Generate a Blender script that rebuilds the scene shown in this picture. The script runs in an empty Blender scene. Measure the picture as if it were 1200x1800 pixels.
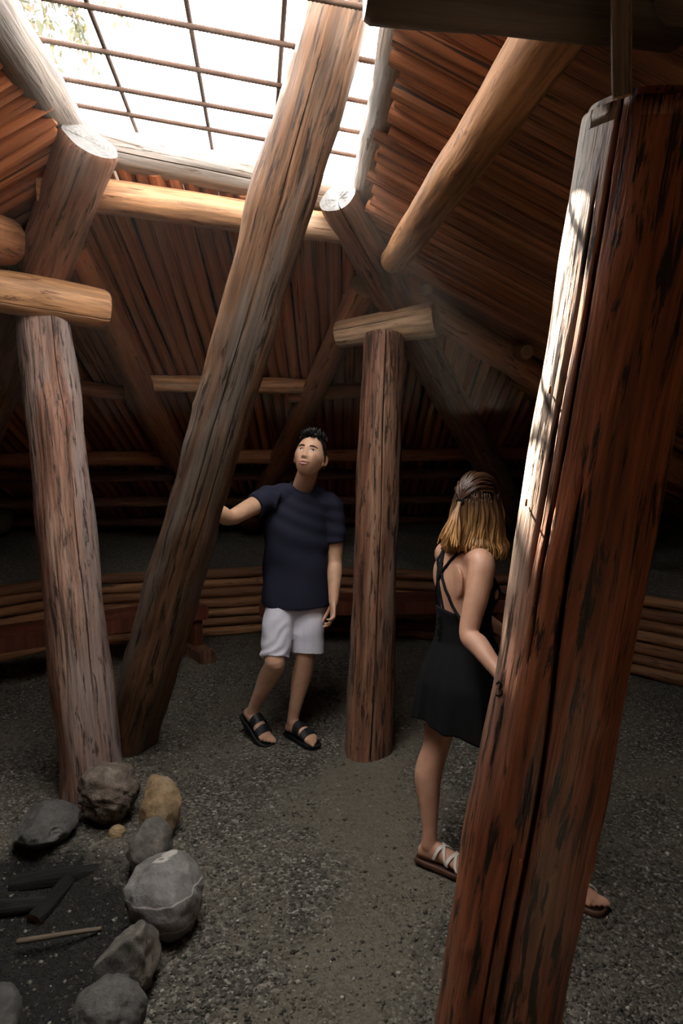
import bpy, bmesh, math, random
import numpy as np
from mathutils import Vector, Matrix

# ---------------------------------------------------------------- camera, sky, sun, exposure
scene = bpy.context.scene
COL = scene.collection
CAM_H, PITCH, FPX = 1.75, math.radians(6.0), 1200.0
cam_data = bpy.data.cameras.new('camera')
cam_data.sensor_fit = 'VERTICAL'
cam_data.sensor_height = 36.0
cam_data.lens = 24.0
cam_data.clip_start = 0.05
cam = bpy.data.objects.new('camera', cam_data)
cam.location = (0, 0, CAM_H)
cam.rotation_euler = (math.pi/2 - PITCH, 0, 0)
COL.objects.link(cam)
scene.camera = cam

world = bpy.data.worlds.new('world')
scene.world = world
world.use_nodes = True
wbg = world.node_tree.nodes['Background']
wbg.inputs['Color'].default_value = (1.0, 0.985, 0.96, 1)
wbg.inputs['Strength'].default_value = 10.0

sun_data = bpy.data.lights.new('sun', 'SUN')
sun_data.energy = 95.0
sun_data.angle = math.radians(0.6)
sun_data.color = (1.0, 0.90, 0.76)
sun = bpy.data.objects.new('sun', sun_data)
SUN_DIR = Vector((-0.55, 0.835, 1.28)).normalized()      # towards the sun
sun.rotation_euler = SUN_DIR.to_track_quat('Z', 'Y').to_euler()
sun.location = (-3, 10, 9)
COL.objects.link(sun)

vs = scene.view_settings
vs.view_transform = 'Standard'
vs.look = 'None'
vs.gamma = 1.0
vs.use_curve_mapping = False
vs.exposure = 0.2
scene.cycles.max_bounces = 7
scene.cycles.diffuse_bounces = 5
scene.cycles.glossy_bounces = 3
scene.cycles.transmission_bounces = 4
scene.cycles.sample_clamp_indirect = 6.0
scene.cycles.adaptive_threshold = 0.02
scene.cycles.caustics_reflective = False
scene.cycles.caustics_refractive = False

# ---------------------------------------------------------------- helpers
CAMV = Vector((0, 0, CAM_H))
cp, sp = math.cos(PITCH), math.sin(PITCH)

def ray(px, py):
    x = (px-600)/FPX; v = (900-py)/FPX
    return Vector((x, cp+v*sp, -sp+v*cp))
def P(px, py, t):                      # a place seen at that pixel, t metres deep
    return CAMV + ray(px, py)*t
def PZ(px, py, z):                     # the place on the level z
    d = ray(px, py)
    return CAMV + d*((z-CAM_H)/d.z)
def PG(px, py): return PZ(px, py, 0.0)

def tag(o, label=None, cat=None, group=None, kind=None):
    if label: o['label'] = label
    if cat: o['category'] = cat
    if group: o['group'] = group
    if kind: o['kind'] = kind
    return o

def empty(name, loc=(0, 0, 0)):
    o = bpy.data.objects.new(name, None)
    o.location = loc
    o.empty_display_size = 0.1
    COL.objects.link(o)
    return o

def mesh_obj(name, verts, faces, mats=None, parent=None, smooth=True, midx=None):
    me = bpy.data.meshes.new(name)
    me.from_pydata([tuple(v) for v in verts], [], faces)
    return link_mesh(name, me, mats, parent, smooth, midx)

def link_mesh(name, me, mats=None, parent=None, smooth=True, midx=None):
    if mats is not None:
        for m in (mats if isinstance(mats, (list, tuple)) else [mats]):
            me.materials.append(m)
    n = len(me.polygons)
    if smooth:
        me.polygons.foreach_set('use_smooth', np.ones(n, dtype=bool))
    if midx is not None:
        me.polygons.foreach_set('material_index', np.asarray(midx, dtype=np.int32))
    me.update()
    o = bpy.data.objects.new(name, me)
    COL.objects.link(o)
    if parent is not None:
        o.parent = parent
        # children are given in world space: undo the parent's own placing
        o.matrix_parent_inverse = parent_world(parent).inverted()
    return o

def parent_world(o):
    m = o.matrix_basis.copy()
    if o.parent: m = parent_world(o.parent) @ o.matrix_parent_inverse @ m
    return m

class Fbm:
    """smooth pseudo-noise: a sum of random plane waves"""
    def __init__(self, seed, freq=1.0, n=10, octaves=3):
        rs = np.random.RandomState(seed)
        self.k = []; self.ph = []; self.a = []
        for o in range(octaves):
            d = rs.normal(size=(n, 3)); d /= np.linalg.norm(d, axis=1)[:, None]
            self.k.append(d*freq*(2**o)*rs.uniform(.7, 1.3, (n, 1))*2*math.pi)
            self.ph.append(rs.uniform(0, 6.28, n)); self.a.append(.5**o/math.sqrt(n)*1.2)
    def __call__(self, p):
        p = np.asarray(p, float); s = np.zeros(p.shape[:-1])
        for k, ph, a in zip(self.k, self.ph, self.a):
            s += a*np.sin(p@k.T + ph).sum(-1)
        return s

# ---------------------------------------------------------------- materials
def new_mat(name):
    m = bpy.data.materials.new(name); m.use_nodes = True
    nt = m.node_tree; b = nt.nodes['Principled BSDF']
    return m, nt, b
def nd(nt, t, **kw):
    n = nt.nodes.new(t)
    for k, v in kw.items():
        if k.startswith('in_'):
            key = k[3:].replace('_', ' ')
            n.inputs[key].default_value = v
        else: setattr(n, k, v)
    return n
def ramp(nt, stops, interp='LINEAR'):
    r = nt.nodes.new('ShaderNodeValToRGB'); cr = r.color_ramp; cr.interpolation = interp
    while len(cr.elements) < len(stops): cr.elements.new(.5)
    for e, (p, c) in zip(cr.elements, stops):
        e.position = p; e.color = (c[0], c[1], c[2], 1) if hasattr(c, '__len__') else (c, c, c, 1)
    return r
def mixc(nt, fac, a, b, mode='MIX'):
    n = nt.nodes.new('ShaderNodeMix'); n.data_type = 'RGBA'; n.blend_type = mode
    if hasattr(fac, 'is_linked') or hasattr(fac, 'links'): nt.links.new(fac, n.inputs[0])
    else: n.inputs[0].default_value = fac
    for s, i in ((a, 6), (b, 7)):
        if isinstance(s, (tuple, list)): n.inputs[i].default_value = (s[0], s[1], s[2], 1)
        else: nt.links.new(s, n.inputs[i])
    return n.outputs[2]

def coords(nt, scale, rnd=True, src='Object'):
    tc = nd(nt, 'ShaderNodeTexCoord')
    out = tc.outputs[src]
    if rnd:
        oi = nd(nt, 'ShaderNodeObjectInfo')
        mu = nd(nt, 'ShaderNodeMath', operation='MULTIPLY'); mu.inputs[1].default_value = 37.0
        nt.links.new(oi.outputs['Random'], mu.inputs[0])
        ad = nd(nt, 'ShaderNodeVectorMath', operation='ADD')
        nt.links.new(out, ad.inputs[0]); nt.links.new(mu.outputs[0], ad.inputs[1])
        out = ad.outputs[0]
    mp = nd(nt, 'ShaderNodeMapping'); mp.inputs['Scale'].default_value = scale
    nt.links.new(out, mp.inputs['Vector'])
    return mp.outputs[0]
def noise(nt, vec, scale, detail=5, rough=.6, dist=0.0):
    n = nd(nt, 'ShaderNodeTexNoise'); n.inputs['Scale'].default_value = scale
    n.inputs['Detail'].default_value = detail; n.inputs['Roughness'].default_value = rough
    n.inputs['Distortion'].default_value = dist
    nt.links.new(vec, n.inputs['Vector'])
    return n.outputs['Fac']

def wood_mat(name, dark, mid, light, blotch=None, blotch_amt=.5, grey=None, grey_amt=0.0, rough=.72, stretch=.07,
             bump=.5, scale=9.0, vary=.25, bleach=None):
    m, nt, b = new_mat(name); L = nt.links.new
    v1 = coords(nt, (1, 1, stretch))
    n1 = noise(nt, v1, scale, 8, .62, .6)
    r1 = ramp(nt, [(.28, dark), (.5, mid), (.74, light)]); L(n1, r1.inputs[0])
    col = r1.outputs[0]
    n3 = noise(nt, v1, scale*7, 4, .6)
    r3 = ramp(nt, [(.35, .62), (.6, 1.12)]); L(n3, r3.inputs[0])
    col = mixc(nt, .8, col, r3.outputs[0], 'MULTIPLY')
    if grey is not None:
        v2 = coords(nt, (1, 1, stretch*2.2)); n2 = noise(nt, v2, scale*.45, 5, .6, .5)
        r2 = ramp(nt, [(.62-grey_amt*.45, 0.0), (.78-grey_amt*.4, 1.0)]); L(n2, r2.inputs[0])
        col = mixc(nt, r2.outputs[0], col, grey)
        col = mixc(nt, .55, col, r3.outputs[0], 'MULTIPLY')
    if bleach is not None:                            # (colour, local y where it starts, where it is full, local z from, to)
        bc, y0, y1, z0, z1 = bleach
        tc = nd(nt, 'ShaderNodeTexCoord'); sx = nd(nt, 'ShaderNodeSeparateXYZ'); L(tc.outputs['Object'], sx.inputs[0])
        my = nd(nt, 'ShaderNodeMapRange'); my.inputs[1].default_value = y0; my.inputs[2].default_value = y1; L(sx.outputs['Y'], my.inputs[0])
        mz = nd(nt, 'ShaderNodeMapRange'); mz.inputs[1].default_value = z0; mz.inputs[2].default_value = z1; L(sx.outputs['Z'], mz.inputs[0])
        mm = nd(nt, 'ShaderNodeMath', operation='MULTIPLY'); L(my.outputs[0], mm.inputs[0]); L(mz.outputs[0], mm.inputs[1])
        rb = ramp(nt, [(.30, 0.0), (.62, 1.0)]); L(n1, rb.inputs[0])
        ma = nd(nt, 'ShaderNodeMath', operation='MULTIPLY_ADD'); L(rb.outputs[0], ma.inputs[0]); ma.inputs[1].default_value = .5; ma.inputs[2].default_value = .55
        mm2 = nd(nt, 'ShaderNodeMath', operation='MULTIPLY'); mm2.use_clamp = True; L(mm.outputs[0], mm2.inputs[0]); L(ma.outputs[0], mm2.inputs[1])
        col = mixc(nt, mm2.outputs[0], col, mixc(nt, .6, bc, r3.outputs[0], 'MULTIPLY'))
    if blotch is not None:
        v4 = coords(nt, (1, 1, stretch*1.7)); n4 = noise(nt, v4, scale*5.2, 6, .68, .5)
        r4 = ramp(nt, [(.60-.12*blotch_amt, 0.0), (.66-.12*blotch_amt, 1.0)]); L(n4, r4.inputs[0])
        col = mixc(nt, r4.outputs[0], col, blotch)
    if vary:
        oi = nd(nt, 'ShaderNodeObjectInfo')
        rv = ramp(nt, [(0, 1-vary), (1, 1+vary*.7)]); L(oi.outputs['Random'], rv.inputs[0])
        col = mixc(nt, 1.0, col, rv.outputs[0], 'MULTIPLY')
    L(col, b.inputs['Base Color'])
    b.inputs['Roughness'].default_value = rough
    b.inputs['Specular IOR Level'].default_value = .35
    bp = nd(nt, 'ShaderNodeBump'); bp.inputs['Strength'].default_value = bump; bp.inputs['Distance'].default_value = .012
    ad = nd(nt, 'ShaderNodeMath', operation='ADD'); L(n1, ad.inputs[0]); L(n3, ad.inputs[1])
    L(ad.outputs[0], bp.inputs['Height']); L(bp.outputs[0], b.inputs['Normal'])
    return m

M = {}
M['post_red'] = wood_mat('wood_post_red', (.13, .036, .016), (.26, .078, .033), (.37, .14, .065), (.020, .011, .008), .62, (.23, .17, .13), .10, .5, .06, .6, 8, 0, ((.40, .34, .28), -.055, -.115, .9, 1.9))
M['post'] = wood_mat('wood_post', (.12, .045, .024), (.25, .115, .066), (.38, .22, .14), (.035, .018, .012), .62, (.30, .25, .21), .22, .62, .06, .7, 8)
M['post_grey'] = wood_mat('wood_post_grey', (.11, .045, .028), (.24, .12, .078), (.36, .24, .18), (.05, .03, .024), .45, (.27, .22, .20), .42, .68, .06, .8, 9)
M['ladder'] = wood_mat('wood_ladder', (.06, .028, .014), (.17, .085, .043), (.30, .165, .085), (.03, .017, .012), .45, (.17, .15, .135), .26, .6, .045, .55, 8, 0)
M['peeled'] = wood_mat('wood_peeled', (.30, .13, .052), (.44, .215, .095), (.58, .33, .17), (.16, .065, .03), .1, (.52, .42, .31), .10, .6, .08, .35, 6)
M['rafter'] = wood_mat('wood_rafter', (.18, .062, .025), (.30, .118, .05), (.40, .185, .085), (.06, .026, .014), .15, None, 0, .65, .06, .45, 7)
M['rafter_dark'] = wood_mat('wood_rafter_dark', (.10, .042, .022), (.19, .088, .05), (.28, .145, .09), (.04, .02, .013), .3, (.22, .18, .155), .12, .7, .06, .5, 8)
M['weathered'] = wood_mat('wood_weathered', (.13, .075, .042), (.22, .15, .10), (.31, .235, .175), (.08, .05, .03), .1, (.27, .245, .22), .5, .7, .05, .45, 8)
M['bolster'] = wood_mat('wood_bolster', (.40, .22, .11), (.58, .38, .23), (.72, .56, .40), (.22, .10, .045), .1, (.66, .57, .47), .30, .65, .09, .45, 6)
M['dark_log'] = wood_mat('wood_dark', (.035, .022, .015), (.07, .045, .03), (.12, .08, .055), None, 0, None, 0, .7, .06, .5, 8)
M['pole'] = wood_mat('wood_pole', (.32, .102, .036), (.42, .148, .055), (.50, .20, .08), (.06, .024, .012), .12, None, 0, .62, .05, .45, 9, .35)
M['pole_old'] = wood_mat('wood_pole_old', (.21, .07, .027), (.30, .11, .044), (.39, .165, .072), (.045, .02, .012), .3, None, 0, .62, .05, .6, 9, .35)
M['wall_log'] = wood_mat('wood_wall_log', (.18, .075, .03), (.30, .14, .06), (.40, .21, .10), (.07, .03, .015), .1, None, 0, .6, .05, .4, 8, .3)
M['bench'] = wood_mat('wood_bench', (.085, .022, .012), (.14, .038, .02), (.19, .06, .032), None, 0, None, 0, .5, .05, .25, 7, .15)

def end_mat(name, c0, c1):
    m, nt, b = new_mat(name); L = nt.links.new
    v = coords(nt, (1, 1, 1)); n = noise(nt, v, 18, 6, .65)
    tc = nd(nt, 'ShaderNodeTexCoord'); w = nd(nt, 'ShaderNodeTexWave', wave_type='RINGS', rings_direction='Z')
    w.inputs['Scale'].default_value = 16; w.inputs['Distortion'].default_value = 1.5
    L(tc.outputs['Object'], w.inputs['Vector'])
    r = ramp(nt, [(.3, c0), (.7, c1)]); L(n, r.inputs[0])
    r2 = ramp(nt, [(0, .82), (1, 1.05)]); L(w.outputs['Fac'], r2.inputs[0])
    L(mixc(nt, 1.0, r.outputs[0], r2.outputs[0], 'MULTIPLY'), b.inputs['Base Color'])
    b.inputs['Roughness'].default_value = .8
    bp = nd(nt, 'ShaderNodeBump'); bp.inputs['Strength'].default_value = .5; bp.inputs['Distance'].default_value = .01
    L(n, bp.inputs['Height']); L(bp.outputs[0], b.inputs['Normal'])
    return m
M['end_grey'] = end_mat('log_end_grey', (.085, .08, .075), (.155, .145, .135))
M['end_tan'] = end_mat('log_end_tan', (.26, .14, .07), (.42, .26, .14))
M['end_dark'] = end_mat('log_end_dark', (.03, .02, .014), (.06, .04, .028))
M['end_brown'] = end_mat('log_end_brown', (.12, .06, .03), (.22, .12, .06))

def plain(name, c, rough=.6, spec=.4, nscale=None, namt=.2, bump=0.0, metallic=0.0):
    m, nt, b = new_mat(name)
    b.inputs['Roughness'].default_value = rough; b.inputs['Specular IOR Level'].default_value = spec
    b.inputs['Metallic'].default_value = metallic
    b.inputs['Base Color'].default_value = (c[0], c[1], c[2], 1)
    if nscale:
        v = coords(nt, (1, 1, 1), False); n = noise(nt, v, nscale, 5, .6)
        r = ramp(nt, [(.25, tuple(x*(1-namt) for x in c)), (.75, tuple(min(1, x*(1+namt)) for x in c))])
        nt.links.new(n, r.inputs[0]); nt.links.new(r.outputs[0], b.inputs['Base Color'])
        if bump:
            bp = nd(nt, 'ShaderNodeBump'); bp.inputs['Strength'].default_value = bump; bp.inputs['Distance'].default_value = .004
            nt.links.new(n, bp.inputs['Height']); nt.links.new(bp.outputs[0], b.inputs['Normal'])
    return m

# ---------------------------------------------------------------- logs
def log(name, p0, p1, r0, r1, mat, end='end_tan', seg=28, rings=None, wob=.03, seed=0, cracks=(), knots=4,
        chamfer=.012, bend=0.0, parent=None, cut0=None, cut1=None, rough=.012, flat=None):
    """a round timber from p0 to p1; local Z runs along it, local X looks to the camera; cracks are grooves (angle, half width, depth, z0, z1, wander)"""
    p0, p1 = Vector(p0), Vector(p1)
    ax = p1-p0; L = ax.length; z = ax/L
    x = (CAMV-(p0+p1)*.5); x -= z*x.dot(z); x.normalize()
    y = z.cross(x)
    Mx = Matrix((x, y, z)).transposed().to_4x4(); Mx.translation = p0
    rings = rings or max(6, int(L/.07))
    rs = np.random.RandomState(seed+101)
    zz = np.linspace(0, L, rings)
    zz = np.concatenate([[0], [min(chamfer, L*.1)], zz[1:-1], [L-min(chamfer, L*.1)], [L]])
    th = np.linspace(0, 2*math.pi, seg, endpoint=False)
    if cracks:                                        # crowd vertices round the grooves
        extra = []
        for (a, w, d, z0, z1, wn) in cracks:
            extra += list(a+np.linspace(-3.2, 3.2, 13)*w)
        th = np.sort(np.unique(np.round(np.mod(np.concatenate([th]+[extra]), 2*math.pi), 5)))
    T, Z = np.meshgrid(th, zz)
    R = (r0+(r1-r0)*Z/L)
    f1 = Fbm(seed+1, .9, 8, 2); f2 = Fbm(seed+2, 5.0, 10, 2)
    pts = np.stack([np.cos(T)*R, np.sin(T)*R, Z], -1)
    q = pts.copy(); q[..., 2] *= .35
    R = R*(1+wob*f1(pts*np.array([1, 1, .5])/max(r0, .05)*.12)) + rough*r0/.13*.35*f2(q/.13*.13)
    for k in range(knots):
        kt, kz, ks = rs.uniform(0, 6.28), rs.uniform(.05, .95)*L, rs.uniform(.12, .25)
        dt = np.abs((T-kt+math.pi) % (2*math.pi)-math.pi)
        R += r0*.05*np.exp(-((dt/ks)**2+((Z-kz)/(ks*r0*1.4))**2))
    for (a, w, d, z0, z1, wn) in cracks:
        aa = a+wn*np.sin(Z*2.1+seed)+wn*.4*np.sin(Z*6.3+seed*2)
        dt = (T-aa+math.pi) % (2*math.pi)-math.pi
        env = np.clip((Z-z0)/.15, 0, 1)*np.clip((z1-Z)/.15, 0, 1)
        if z1 >= L: env = np.clip((Z-z0)/.15, 0, 1)
        if z0 <= 0: env = env if z0 > 0 else np.clip((z1-Z)/.15, 0, 1) if z1 < L else np.ones_like(Z)
        ww = w*(.55+.45*env)
        R -= d*env*np.clip(1.25-np.abs(dt)/ww, 0, 1)
    if flat:                                          # a hewn side: (angle, share of the radius kept)
        for (a, keep) in flat:
            c = np.cos((T-a+math.pi) % (2*math.pi)-math.pi)
            lim = keep*r0/np.maximum(c, 1e-3)
            R = np.where(c > .05, np.minimum(R, lim), R)
    R[0] *= .93; R[-1] *= .93
    bx = bend*np.sin(math.pi*zz/L)[:, None]
    V = np.stack([np.cos(T)*R+bx, np.sin(T)*R, Z], -1)
    for cut, sgn, base in ((cut0, 1, 0), (cut1, -1, L)):
        if cut is not None:                           # slanted saw cut: end plane normal in world space
            n = Mx.to_3x3().transposed() @ Vector(cut).normalized()
            if abs(n.z) > .2:
                sl = -(V[..., 0]*n.x+V[..., 1]*n.y)/n.z
                wgt = np.clip(1-np.abs(Z-base)/(2.2*max(r0, r1)+.05), 0, 1)
                V[..., 2] += sl*wgt
    nr, ns = V.shape[:2]
    verts = V.reshape(-1, 3).tolist(); faces = []; mi = []
    for i in range(nr-1):
        for j in range(ns):
            j2 = (j+1) % ns
            faces.append((i*ns+j, i*ns+j2, (i+1)*ns+j2, (i+1)*ns+j)); mi.append(0)
    for i, flip in ((0, True), (nr-1, False)):        # end faces: own vertices, a few rings, rough saw marks
        ringp = V[i]; c = ringp.mean(0); base = len(verts)
        verts += ringp.tolist(); prev = list(range(base, base+ns))
        for s in (.66, .33):
            b2 = len(verts)
            rr = c+(ringp-c)*s; rr[:, 2] += rs.uniform(-.003, .003, ns)
            verts += rr.tolist(); cur = list(range(b2, b2+ns))
            for j in range(ns):
                j2 = (j+1) % ns; f = (prev[j], prev[j2], cur[j2], cur[j])
                faces.append(f[::-1] if flip else f); mi.append(1)
            prev = cur
        verts.append(c.tolist()); ci = len(verts)-1
        for j in range(ns):
            f = (prev[j], prev[(j+1) % ns], ci)
            faces.append(f[::-1] if flip else f); mi.append(1)
    me = bpy.data.meshes.new(name); me.from_pydata(verts, [], faces)
    o = link_mesh(name, me, [M[mat], M[end]], None, True, mi)
    o.matrix_world = Mx
    if parent is not None:
        o.parent = parent; o.matrix_parent_inverse = parent_world(parent).inverted()
    return o
# ---------------------------------------------------------------- the pit house: floor, wall, ledge, roof
CX, CY, RW = -0.4, 2.4, 3.78
PIT = Vector((-1.30, 2.18, 0))

def ground_z(x, y):
    d = math.hypot((x-PIT.x)/.62, (y-PIT.y)/.62)
    return -.13*max(0, 1-d*d)**1.0 if d < 1 else 0.0

def gravel_mat():
    m, nt, b = new_mat('gravel'); L = nt.links.new
    tc = nd(nt, 'ShaderNodeTexCoord')
    vo = nd(nt, 'ShaderNodeTexVoronoi'); vo.inputs['Scale'].default_value = 85; L(tc.outputs['Object'], vo.inputs['Vector'])
    sep = nd(nt, 'ShaderNodeSeparateColor'); L(vo.outputs['Color'], sep.inputs[0])
    r = ramp(nt, [(0, (.036, .032, .026)), (.35, (.078, .07, .056)), (.75, (.125, .113, .09)), (1, (.30, .275, .235))]); L(sep.outputs[0], r.inputs[0])
    n = noise(nt, tc.outputs['Object'], 2.2, 6, .6, .3)
    rp = ramp(nt, [(.42, 0.0), (.66, 1.0)]); L(n, rp.inputs[0])
    n2 = noise(nt, tc.outputs['Object'], 40, 5, .6)
    rd = ramp(nt, [(.3, (.118, .103, .078)), (.7, (.168, .148, .114))]); L(n2, rd.inputs[0])
    mul = nd(nt, 'ShaderNodeMath', operation='MULTIPLY'); mul.inputs[1].default_value = .75; L(rp.outputs[0], mul.inputs[0])
    # trodden way between the posts: fine pale dust
    sx = nd(nt, 'ShaderNodeSeparateXYZ'); L(tc.outputs['Object'], sx.inputs[0])
    m1 = nd(nt, 'ShaderNodeMath', operation='MULTIPLY_ADD'); L(sx.outputs['Y'], m1.inputs[0]); m1.inputs[1].default_value = -.10; m1.inputs[2].default_value = .14
    m2 = nd(nt, 'ShaderNodeMath', operation='ADD'); L(sx.outputs['X'], m2.inputs[0]); L(m1.outputs[0], m2.inputs[1])
    m3 = nd(nt, 'ShaderNodeMath', operation='ABSOLUTE'); L(m2.outputs[0], m3.inputs[0])
    m4 = nd(nt, 'ShaderNodeMath', operation='MULTIPLY_ADD'); L(n, m4.inputs[0]); m4.inputs[1].default_value = -.9; L(m3.outputs[0], m4.inputs[2])
    rw = ramp(nt, [(0.0, 1.0), (.28, 0.0)]); m5 = nd(nt, 'ShaderNodeMath', operation='ADD'); L(m4.outputs[0], m5.inputs[0]); m5.inputs[1].default_value = .36; L(m5.outputs[0], rw.inputs[0])
    m6 = nd(nt, 'ShaderNodeMath', operation='MULTIPLY_ADD'); m6.use_clamp = True; L(rw.outputs[0], m6.inputs[0]); m6.inputs[1].default_value = .8; L(mul.outputs[0], m6.inputs[2])
    col = mixc(nt, m6.outputs[0], r.outputs[0], rd.outputs[0])
    # soot and ash of the hearth: a stain with a ragged edge of its own
    sub = nd(nt, 'ShaderNodeVectorMath', operation='DISTANCE'); L(tc.outputs['Object'], sub.inputs[0]); sub.inputs[1].default_value = PIT
    n3 = noise(nt, tc.outputs['Object'], 7, 5, .6)
    ad = nd(nt, 'ShaderNodeMath', operation='MULTIPLY_ADD'); L(n3, ad.inputs[0]); ad.inputs[1].default_value = .35; L(sub.outputs['Value'], ad.inputs[2])
    rs_ = ramp(nt, [(.70, 1.0), (.84, 0.0)]); L(ad.outputs[0], rs_.inputs[0])
    soot = ramp(nt, [(.3, (.012, .011, .010)), (.62, (.028, .025, .022)), (.75, (.11, .10, .09))]); L(n2, soot.inputs[0])
    col = mixc(nt, rs_.outputs[0], col, soot.outputs[0])
    L(col, b.inputs['Base Color']); b.inputs['Roughness'].default_value = .9; b.inputs['Specular IOR Level'].default_value = .25
    bp = nd(nt, 'ShaderNodeBump'); bp.inputs['Strength'].default_value = .8; bp.inputs['Distance'].default_value = .012
    L(vo.outputs['Distance'], bp.inputs['Height']); bp.invert = True
    L(bp.outputs[0], b.inputs['Normal'])
    return m
M['gravel'] = gravel_mat()
M['earth'] = plain('earth', (.15, .14, .12), .95, .2, 45, .6, 1.0)
M['sod'] = plain('roof_sod', (.10, .085, .06), .95, .2, 14, .4, .4)

def disc_grid(R0, R1, nr, na, zf):
    vs_, fs = [], []
    for i in range(nr+1):
        r = R0+(R1-R0)*i/nr
        for j in range(na):
            a = 2*math.pi*j/na; x, y = CX+r*math.cos(a), CY+r*math.sin(a)
            vs_.append((x, y, zf(x, y, r)))
    for i in range(nr):
        for j in range(na):
            j2 = (j+1) % na
            fs.append((i*na+j, (i+1)*na+j, (i+1)*na+j2, i*na+j2))
    return vs_, fs
fb = Fbm(5, .8, 10, 3)
def floor_z(x, y, r=0): return ground_z(x, y) + .006*float(fb(np.array([x, y, 0.])))
v_, f_ = disc_grid(.0005, RW+.35, 110, 220, floor_z)
floor = mesh_obj('floor', v_, f_, M['gravel']); tag(floor, 'grey gravel floor of the round pit house', kind='structure')

def ledge_z(x, y, r): return .585 + (r-RW)*.165 + .03*float(fb(np.array([x*1.5, y*1.5, 3.]))) + .012*float(fb(np.array([x*6, y*6, 9.])))
v_, f_ = disc_grid(RW*.968, 7.2, 34, 180, ledge_z)
ledge = mesh_obj('floor_ledge', v_, f_, M['earth']); tag(ledge, 'dark gravel ledge running round above the low log wall', kind='structure')

# loose stones of the floor: too many to count
def gravel_mesh(name, pts, smin, smax, seed, mat, parent):
    rs = np.random.RandomState(seed)
    base = np.array([(1, 0, 0), (-1, 0, 0), (0, 1, 0), (0, -1, 0), (0, 0, 1), (0, 0, -1)], float)
    tri = np.array([(0, 2, 4), (2, 1, 4), (1, 3, 4), (3, 0, 4), (2, 0, 5), (1, 2, 5), (3, 1, 5), (0, 3, 5)])
    n = len(pts)
    s = smin+(smax-smin)*rs.rand(n, 1, 1)**2.5
    sc = rs.uniform(.55, 1.25, (n, 6, 1))
    ang = rs.uniform(0, 6.28, n); ca, sa = np.cos(ang), np.sin(ang)
    b = base[None]*sc*np.stack([np.ones(n), rs.uniform(.55, 1, n), rs.uniform(.35, .7, n)], -1)[:, None, :]*s
    x = b[..., 0]*ca[:, None]-b[..., 1]*sa[:, None]; y = b[..., 0]*sa[:, None]+b[..., 1]*ca[:, None]
    V = np.stack([x, y, b[..., 2]], -1)+np.asarray(pts)[:, None, :]
    F = (tri[None]+(np.arange(n)*6)[:, None, None]).reshape(-1, 3)
    me = bpy.data.meshes.new(name)
    me.vertices.add(n*6); me.vertices.foreach_set('co', V.reshape(-1))
    me.loops.add(len(F)*3); me.loops.foreach_set('vertex_index', F.reshape(-1).astype(np.int32))
    me.polygons.add(len(F)); me.polygons.foreach_set('loop_start', np.arange(0, len(F)*3, 3, dtype=np.int32))
    me.update(calc_edges=True); me.validate()
    o = link_mesh(name, me, mat, parent, False)
    o['kind'] = 'stuff'
    return o
def pebble_mat():
    m, nt, b = new_mat('pebbles'); g = nd(nt, 'ShaderNodeNewGeometry')
    r = ramp(nt, [(0, (.028, .025, .021)), (.4, (.075, .068, .055)), (.7, (.125, .112, .09)), (.92, (.21, .19, .16)), (1, (.46, .43, .38))])
    nt.links.new(g.outputs['Random Per Island'], r.inputs[0]); nt.links.new(r.outputs[0], b.inputs['Base Color'])
    b.inputs['Roughness'].default_value = .85
    return m
M['pebble'] = pebble_mat()
rs = np.random.RandomState(3)
pp = []
while len(pp) < 42000:
    t = rs.uniform(.9, 5.4); x = rs.uniform(-.62, .62)*(t+.2); y = t
    if math.hypot(x-CX, y-CY) > RW-.12: continue
    if rs.rand() > 1.25/t**.7: continue
    d = math.hypot(x-PIT.x, y-PIT.y)
    if d < .55 and rs.rand() < .75: continue
    # trodden path between the posts carries fewer stones
    tr = math.exp(-((x-.12-.10*(y-2.6))/.30)**2)*(1 if y > 1.6 else 0)
    if rs.rand() < .8*tr: continue
    pp.append((x, y, floor_z(x, y)+.001))
gravel_mesh('loose_gravel', pp, .0035, .014, 4, M['pebble'], floor)

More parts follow.
